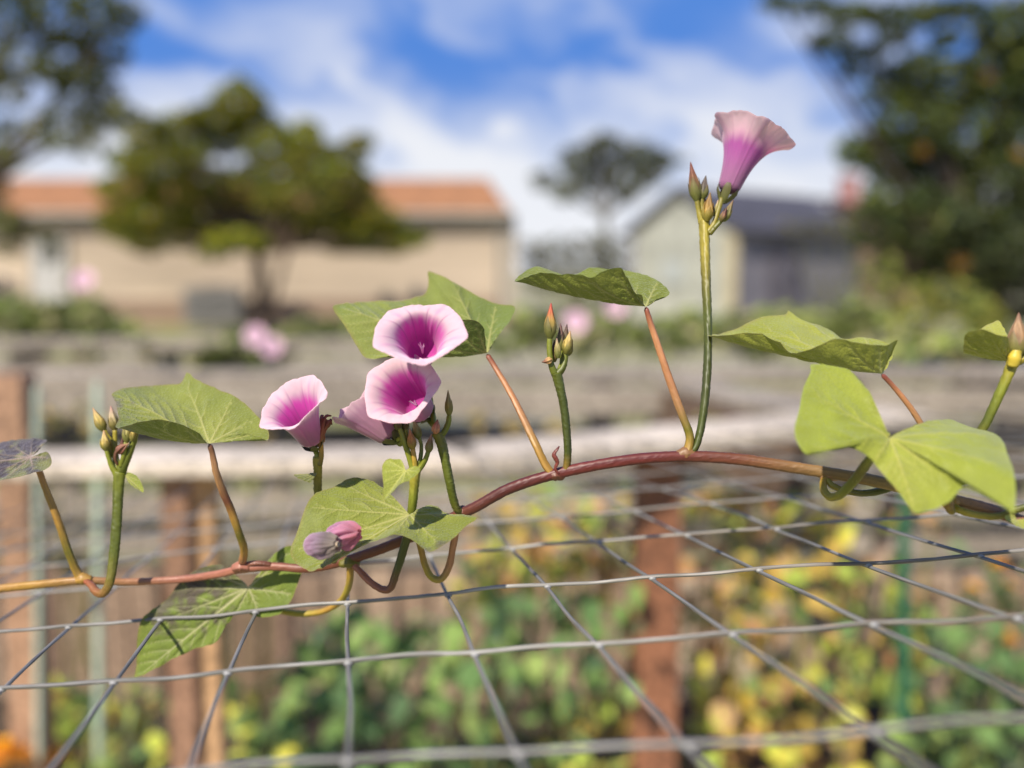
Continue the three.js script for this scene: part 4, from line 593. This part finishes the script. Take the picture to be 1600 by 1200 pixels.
// stalk C cluster
ped(pedC, [[647, 738, .45], [641, 718, .449], [635, 700, .448], [628, 685, .449], [620, 688, .452]], [12, 10, 9, 8, 7], yg, 1);
ped(pedC, [[636, 704, .448], [632, 690, .447], [627, 676, .447], [624, 669, .447]], [9, 8, 8, 7], yg, 2); bud(pedC, [623, 671, .447], [616, 645, .466], 14, bG, 'bud', 8);
ped(pedC, [[638, 708, .449], [635, 690, .449], [634, 670, .449]], [7, 7, 7], yg, 3); bud(pedC, [634, 674, .45], [632, 644, .468], 13, [C('#6c7430'), C('#4c4a38'), C('#5c4038'), C('#7a5848')], 'bud', 9);
ped(pedC, [[649, 732, .449], [647, 715, .448], [644, 698, .448]], [9, 8, 8], [SC.yel, C('#b88a34')], 4); bud(pedC, [645, 702, .447], [640, 670, .447], 15, bO, 'bud', 10);
ped(pedC, [[652, 733, .45], [657, 715, .45], [658, 695, .451], [654, 682, .451]], [9, 7, 6, 6], [SC.green, SC.greenL], 5); bud(pedC, [655, 686, .451], [646, 654, .451], 14, bG, 'bud', 11);
ped(pedC, [[650, 738, .45], [660, 726, .449], [667, 712, .448], [670, 702, .448]], [12, 9, 8, 7], yg, 6); bud(pedC, [669, 708, .448], [674, 678, .448], 13, [C('#7c7a30'), C('#8a7a40'), C('#8a6a4a'), C('#b08a78')], 'bud', 12);
// stalk D
ped(pedD, [[684, 682, .447], [693, 676, .447], [700, 662, .447], [702, 648, .447]], [12, 10, 9, 8], [SC.green, SC.greenL], 1); bud(pedD, [702, 650, .447], [700, 609, .447], 13, [C('#7c7a30'), C('#9a8a40'), C('#8a7a48'), C('#8a7a50')], 'bud', 13);
bud(pedD, [680, 678, .443], [684, 655, .442], 13, [C('#a06a48'), C('#b8805a'), C('#a86a50'), C('#6a3a30')], 'withered_bud', 14, .3);
// stalk E
ped(pedE, [[868, 585, .446], [862, 572, .445], [859, 550, .445], [859, 524, .445]], [13, 9, 9, 8], [SC.green, SC.greenL], 1); bud(pedE, [859, 530, .445], [861, 473, .444], 20, [C('#5c6428'), C('#7a7440'), C('#a88a40'), C('#b05c3a'), C('#a83c38')], 'bud', 15);
ped(pedE, [[870, 585, .446], [879, 575, .446], [883, 560, .447], [884, 546, .447]], [13, 10, 9, 8], [SC.green, SC.greenL], 2); bud(pedE, [884, 553, .446], [891, 517, .446], 17, bY, 'bud', 16);
ped(pedE, [[872, 582, .447], [877, 566, .449], [877, 545, .45]], [7, 6, 6], yg, 3); bud(pedE, [876, 550, .45], [876, 505, .45], 15, [C('#6c7430'), C('#6a6448'), C('#6a4c42'), C('#5c3c38')], 'bud', 17); bud(pedE, [882, 540, .452], [886, 506, .452], 12, [C('#6c7430'), C('#5c5a40'), C('#5a4438'), C('#4a3430')], 'bud', 18);
bud(pedE, [863, 562, .443], [846, 566, .442], 11, [C('#b08a58'), C('#c09a60'), C('#8a5a40'), C('#4a2c24')], 'withered_bud', 19, .25);
// stalk F
ped(pedF, [[1098, 350, .47], [1092, 330, .47], [1088, 305, .47]], [13, 8, 8], [SC.yel, SC.olive], 1); bud(pedF, [1089, 315, .47], [1079, 253, .469], 19, [C('#6c7430'), C('#5c5a3c'), C('#7a5a38'), C('#7a4c3a'), C('#6a3a30')], 'bud', 20);
ped(pedF, [[1099, 348, .47], [1097, 325, .471], [1096, 300, .471]], [11, 8, 7], [SC.yel, SC.olive], 2); bud(pedF, [1097, 312, .471], [1103, 274, .471], 17, [C('#6c7430'), C('#5a5648'), C('#5c5048'), C('#4c4238')], 'bud', 21);
bud(pedF, [1104, 346, .467], [1110, 300, .466], 19, [C('#a09030'), C('#a8863a'), C('#8a6a38'), C('#6a5030')], 'bud', 22);
ped(pedF, [[1104, 366, .468], [1114, 352, .468], [1122, 330, .469], [1128, 308, .471]], [11, 8, 8, 9], [SC.yel, SC.olive], 3);
ped(pedF, [[1108, 366, .467], [1120, 352, .466], [1131, 340, .466]], [9, 8, 7], [SC.olive, SC.green], 4); bud(pedF, [1130, 346, .466], [1146, 312, .466], 14, [C('#6c7430'), C('#7a7440'), C('#7a6a40'), C('#6a4a38')], 'bud', 23);
// stalk G, at the right edge
bud(pedG, [1587, 560, .422], [1592, 488, .421], 30, [C('#7a7a30'), C('#7a6a4c'), C('#94724f'), C('#9a7a58'), C('#6a4634')], 'bud', 24, .2);
ped(pedG, [[1586, 566, .424], [1598, 560, .423], [1620, 535, .423]], [14, 13, 10], [SC.yel, SC.yel], 1);
part('stem_node', tube(PP([[1582, 574, .421], [1585, 560, .42], [1590, 544, .42]]), [px2m(8, .42), px2m(10, .42), px2m(6, .42)], [SC.yel, C('#c0a838'), SC.yel], { rough: .1, segs: 14 }), M.stem, pedG);

// flowers: a thin funnel with an inside and an outside
function flower(s) {
  const A = P(...s.base), B = P(...s.mouth), ax = B.clone().sub(A), L = ax.length(); ax.normalize();
  const n = s.normal ? V(...s.normal).applyQuaternion(camera.quaternion).normalize() : ax.clone(), R = px2m(s.R, s.mouth[2]), b = s.b ?? .26, NT = 70, NU = 150, seed = s.seed, ph = s.phase || 0;
  const u0 = V().crossVectors(ax, CAMZ).normalize();
  const pos = [], col = [], idx = [], thick = .00022;
  const white = s.rimCol || C('#f3d5de'), pink = s.pink || C('#e890cc'), mag = s.mag || C('#f24cc8'), outA = s.outA || C('#b58aa6'), outB = s.outB || C('#c79fb8'), vein = C('#b0589c');
  for (let side = 0; side < 2; side++) for (let i = 0; i <= NT; i++) {
    const t = i / NT, a = L * mix(Math.pow(Math.sin(t * Math.PI / 2), .88), t, s.lin || 0);
    for (let j = 0; j <= NU; j++) {
      const th = j / NU * 6.28318, N = ax.clone().lerp(n, sstep(.35, 1, t)).normalize(), u = u0.clone().addScaledVector(N, -u0.dot(N)).normalize(), v = V().crossVectors(N, u);
      const lob = Math.cos(5 * (th + ph)), ten = Math.cos(10 * (th + ph));
      const rho = b + ((s.mid ?? .4) - b) * t * .9 + (1 - b - ((s.mid ?? .4) - b) * .9) * Math.pow(t, s.flare || 2.5);
      let r = R * (b * (.62 + .38 * sstep(0, .1, t)) + (s.mid ?? .4 - b) * t * .9 + (1 - b - (s.mid ?? .4 - b) * .9) * Math.pow(t, s.flare || 2.5));
      const e = sstep(.55, 1, t); r *= sstep(-.004, .05, t);
      r *= 1 + e * ((s.lobe ?? .05) * (2 * Math.pow(Math.abs(Math.cos(2.5 * (th + ph))), 5) - .6) + .02 * Math.cos(3 * th + seed) + .025 * (noise(Math.cos(th) * 3 + seed, Math.sin(th) * 3, 1) - .5)) - .025 * (1 - e) * Math.max(0, lob) * sstep(.1, .4, t);
      r -= .00022 * Math.pow(Math.max(0, lob), 14) * (side ? -1 : 1);
      const ruf = e * e * R * (.03 * sstep(.9, 1, t) * (noise(Math.cos(th) * 16, Math.sin(th) * 16, seed) - .5) + (s.ruffle ?? .07) * (.6 * lob * -1 + .9 * (noise(Math.cos(th) * 4.2 + seed * 3, Math.sin(th) * 4.2, 2) - .5) + .35 * (noise(Math.cos(th) * 11 + seed, Math.sin(th) * 11, 5) - .5))) - e * e * R * (s.droop || 0) * sstep(.8, 1, t);
      const off = (side ? 1 : -1) * thick * .5 * (i === NT ? 0 : 1);
      const p = A.clone().addScaledVector(ax, a).addScaledVector(N, ruf - off * e).addScaledVector(u, Math.cos(th) * (r + off)).addScaledVector(v, Math.sin(th) * (r + off));
      pos.push(p.x, p.y, p.z);
      const star = Math.pow(Math.max(0, Math.cos(5 * (th + ph))), 22), edge2 = Math.pow(Math.max(0, -ten), 34), jit = (noise(th * 9, t * 2.2 + seed, seed) - .5);
      let c;
      if (!side) { const q = rho + jit * .07 - star * .05; c = mix3(mag.map(x => x * mix(.8, 1, sstep(.1, .5, t))), pink, sstep(s.t0 ?? .5, s.t1 ?? .74, q)); c = mix3(c, white, sstep((s.t0 ?? .5) + .03, (s.t1 ?? .74) + .06, q)); c = mix3(c, vein, .6 * edge2 * sstep(1.02, .6, t)); c = mix3(c, pink, .5 * star * sstep(1.02, .7, t) * sstep(.55, .8, t)); }
      else { c = mix3(outA, outB, sstep(.1, .6, t)); c = mix3(c, white, sstep(s.o0 ?? .62, s.o1 ?? .9, t + jit * .06)); c = mix3(c, vein, .26 * star + .14 * edge2); c = mix3(C('#5a5a3c'), c, sstep(-.01, .07, t)); }
      const m = .95 + .12 * (fbm(th * 12, t * 9, seed, 3) - .5); col.push(c[0] * m, c[1] * m, c[2] * m);
      if (i < NT && j < NU) { const o = side * (NT + 1) * (NU + 1), k = o + i * (NU + 1) + j, q = k + NU + 1; side ? idx.push(k, k + 1, q, k + 1, q + 1, q) : idx.push(k, q, k + 1, k + 1, q, q + 1); }
    }
  }
  const f = part('flower', geom(pos, idx, col), M.petal, vine, s.label);
  // calyx of five pointed sepals
  const cal = [], rb = R * b * 1.04, cl = px2m(s.calyx || 22, s.base[2]), v0 = V().crossVectors(ax, u0), Rr = rng(seed);
  const A0 = A.clone().addScaledVector(ax, -cl * .55);
  for (let k = 0; k < 5; k++) {
    const th = k / 5 * 6.283 + seed, pp = [], cc = [], ii = []; const nl = 10, nw = 6, LL = cl * (.95 + .6 * Rr());
    for (let i = 0; i <= nl; i++) for (let j = 0; j <= nw; j++) { const q = i / nl, w = (j / nw * 2 - 1) * .72 * (1 - Math.pow(q, 1.35)) , rr = mix(px2m(4, s.base[2]), rb * .98, Math.min(1, Math.pow(q * 1.6, .8))) * (1 + .05 * (1 - w * w)) + .0002, an = th + w; const p = A0.clone().addScaledVector(ax, q * LL).addScaledVector(u0, Math.cos(an) * rr).addScaledVector(v0, Math.sin(an) * rr); pp.push(p.x, p.y, p.z); const c = mix3(C('#5a5c2a'), C('#54443a'), q * q + .2 * (Rr() - .5)); cc.push(...c); if (i < nl && j < nw) { const a = i * (nw + 1) + j, d = a + nw + 1; ii.push(a, a + 1, d, a + 1, d + 1, d); } }
    cal.push(geom(pp, ii, cc));
  }
  part('calyx', cal, M.bud, f);
  if (s.pedicel) part('pedicel', stemP(s.pedicel, s.pw || [9, 8, 9], [SC.greenL, SC.green], { seed, segs: 20, rough: .07 }), M.stem, f);
  if (s.stamens) { const g = []; for (let k = 0; k < 5; k++) { const th = k * 1.2566 + 1, q = A.clone().addScaledVector(ax, L * (.42 + .07 * (k % 3))).addScaledVector(u0, Math.cos(th) * R * .07).addScaledVector(v0, Math.sin(th) * R * .07); g.push(tube([A.clone().addScaledVector(ax, L * .08), A.clone().addScaledVector(ax, L * .25).lerp(q, .4), q], [.0003, .00025, .0002], [C('#e8d8e4'), C('#e8d8e4')], { radial: 6, segs: 8 })); } part('stamen', g, M.stem, f); }
  return f;
}
flower({ base: [491, 694, .455], mouth: [457, 629, .437], R: 57, seed: 1, b: .30, flare: 2.7, phase: .3, normal: [-.36, .62, .58], ruffle: .05, mid: .46, lin: .25, flare: 2.4, t0: .44, t1: .62, outA: C('#a87e96'), outB: C('#b78cae'), label: 'open flower on the left stalk', pedicel: [[496, 716, .457], [495, 709, .457], [492, 702, .456]], stamens: true });
flower({ base: [661, 556, .446], mouth: [656, 519, .419], R: 72, seed: 4, b: .3, phase: .1, normal: [-.02, .72, .66], ruffle: .025, mid: .40, flare: 2.7, t0: .33, t1: .50, label: 'uppermost of the two front flowers', pedicel: [[680, 672, .449], [676, 645, .456], [664, 575, .452]], stamens: true });
flower({ base: [662, 645, .458], mouth: [625, 607, .436], R: 61, seed: 7, b: .36, phase: .5, normal: [-.24, .48, .84], ruffle: .04, mid: .40, flare: 3, t0: .42, t1: .58, label: 'front flower directly below the uppermost one', pedicel: [[683, 676, .447], [676, 664, .453], [668, 654, .456]], stamens: true });
flower({ base: [615, 683, .456], mouth: [556, 627, .455], R: 45, seed: 9, b: .42, mid: .62, lin: .9, phase: .9, normal: [-.62, .74, .12], ruffle: .12, outA: C('#b58a9c'), outB: C('#c69ab4'), o0: .75, o1: 1.02, label: 'half open flower seen from the side', pedicel: [[630, 688, .449], [625, 694, .452], [620, 690, .454]] });
flower({ base: [1134, 304, .472], mouth: [1173, 206, .476], R: 63, seed: 12, b: .24, mid: .30, lin: .6, phase: .2, normal: [.33, .94, -.10], ruffle: .09, flare: 3, outA: C('#b478a4'), outB: C('#c062b4'), o0: .55, o1: .78, rimCol: C('#f6d8df'), lobe: .085, label: 'single flower on the tall stalk at upper right', calyx: 26 });

// withered brown flower beside the left one
{
  const w = part('withered_flower', [...Array(9).keys()].map(k => { const R = rng(300 + k), a = k * .7; return stemP([[501, 690, .450], [503 + Math.cos(a) * 4, 672, .450 + .002 * Math.sin(a)], [508 + Math.cos(a) * 9, 656 + Math.sin(a * 2.3) * 6, .450 + .003 * Math.sin(a)], [509 + Math.cos(a + 1) * 10, 650 + R() * 14, .450 + .003 * Math.sin(a + 1)]], [5, 6, 6, 2.5], [C('#8a5a3c'), C('#8a4c38'), C('#743a2c'), C('#6a3226')], { seed: k, segs: 22, rough: .3, radial: 8 }); }), M.bud, vine, 'withered brown flower');
  bud(w, [499, 697, .454], [501, 655, .453], 17, [C('#8a6a3a'), C('#7a4a34'), C('#6a3626'), C('#57281e')], 'calyx', 31, .25);
  ped(w, [[499, 728, .457], [502, 712, .456], [501, 692, .455]], [9, 8, 8], [SC.olive, C('#b88a34')], 9);
}
// two fallen blossoms lying on the broad leaf
function fallen(label, b, t, w, seed, stops, folds, hole) {
  const A = P(...b), B = P(...t), ax = B.clone().sub(A), L = ax.length(); ax.normalize();
  const o = thing('fallen_blossom', label, 'blossom', A.clone().lerp(B, .5)), u = V().crossVectors(ax, CAMZ).normalize(), v = V().crossVectors(ax, u), r0 = px2m(w, b[2]) / 2, NT = 60, NU = 96, pos = [], col = [], idx = [];
  for (let i = 0; i <= NT; i++) for (let j = 0; j <= NU; j++) {
    const s = i / NT, th = j / NU * 6.28318, jx = Math.cos(th), jy = Math.sin(th);
    const pr = Math.pow(Math.sin(Math.PI * mix(.05, hole ? .9 : .95, Math.pow(s, .85))), .6);
    const fold = folds * (Math.abs(Math.sin(2.5 * th + s * 3 + seed + 1.5 * noise(jx * 2 + seed, jy * 2, s * 3))) - .5) + folds * .9 * (noise(jx * 3 + seed, jy * 3, s * 4) - .5);
    const r = r0 * pr * (1 + fold * (.4 + s) + .05 * Math.sin(17 * th + 4 * noise(jx * 3, jy * 3, s * 5 + seed)) * s + .10 * (noise(jx * 7 + seed, jy * 7, s * 9) - .5)), p = A.clone().addScaledVector(ax, L * (s + .10 * (noise(jx * 2.5 + seed + 9, jy * 2.5, 3) - .5) * s)).addScaledVector(u, jx * r).addScaledVector(v, jy * r);
    pos.push(p.x, p.y, p.z); const c = colAt(stops, s), m = .9 + .5 * fold + .45 * (fbm(jx * 9, jy * 9, s * 3 + seed, 3) - .5); col.push(c[0] * m, c[1] * m, c[2] * m);
    if (i < NT && j < NU) { const a = i * (NU + 1) + j, q = a + NU + 1; idx.push(a, q, a + 1, a + 1, q, q + 1); }
  }
  part('petals', geom(pos, idx, col), M.petal, o);
  if (hole) { const E = B.clone().addScaledVector(ax, -L * .03), g = new THREE.LatheGeometry([[.28, -.35], [.22, -.05], [.19, .12], [.14, .14], [.105, .08], [.10, -.3]].map(q => new THREE.Vector2(q[0] * r0 * 1.15, q[1] * r0)), 24); g.applyMatrix4(new THREE.Matrix4().makeBasis(u, ax, v.clone().negate()).setPosition(E)); part('tube_end', g, new THREE.MeshStandardMaterial({ color: '#b8a48c', roughness: .8, side: THREE.DoubleSide }), o); }
  return o;
}
fallen('wilted greyish mauve fallen blossom with open tube end lying on the broad leaf', [478, 853, .4175], [528, 850, .4115], 40, 3, [C('#b88aa8'), C('#b890ac'), C('#a88ca0'), C('#8a7a78'), C('#a89a8a')], .26, true);
fallen('crumpled pink fallen blossom lying behind the mauve one on the broad leaf', [512, 838, .4245], [562, 834, .4185], 38, 8, [C('#c488b4'), C('#cc8cb0'), C('#d08ca4'), C('#cc7884')], .5, false);

// pink blossoms of the plants farther back
for (const [x, y, D, r, lab] of [[130, 437, 4.2, 17, 'blurred pink blossom on a tall stem in front of the white door'], [398, 524, 4.0, 17, 'blurred pink blossom above the first flower, left of its pair'], [424, 541, 4.0, 17, 'blurred pink blossom above the first flower, right of its pair'], [899, 503, 4.2, 19, 'blurred pale pink blossom right of the centre bud stalk'], [962, 482, 4.4, 15, 'blurred pink blossom under the nibbled leaf']]) {
  const c = W(x, y, D), R = px2m(r, D) * 1.0, o = thing('pink_blossom', lab, 'flower', V(c.x, 0, c.z));
  const pr = [[.10, -1.1], [.16, -.8], [.28, -.45], [.5, -.12], [.85, .05], [1, .04]].map(q => new THREE.Vector2(q[0] * R, q[1] * R)), g = new THREE.LatheGeometry(pr, 30), p = g.attributes.position;
  for (let i = 0; i < p.count; i++) { const th = Math.atan2(p.getZ(i), p.getX(i)); p.setY(i, p.getY(i) + .05 * R * Math.sin(5 * th)); }
  g.rotateX(1.0).translate(c.x, c.y, c.z); g.computeVertexNormals();
  part('corolla', g, leafMat('#ecc4d6'), o);
  part('stalk', tube([V(c.x + .03, .02, c.z), V(c.x + .02, c.y * .6, c.z - .03), c.clone().add(V(0, -R * .5, -R * .8))], [.006, .005, .004], [C('#6c7434'), C('#6c7434')], { radial: 6, segs: 16 }), M.stem, o);
}

// ---------------------------------------------------------------- render
const renderer = new THREE.WebGLRenderer({ antialias: true });
renderer.setSize(1024, 768);
renderer.toneMapping = THREE.LinearToneMapping;
renderer.toneMappingExposure = EXPOSURE;
renderer.shadowMap.enabled = true;
renderer.shadowMap.type = THREE.PCFSoftShadowMap;
renderer.render(scene, camera);
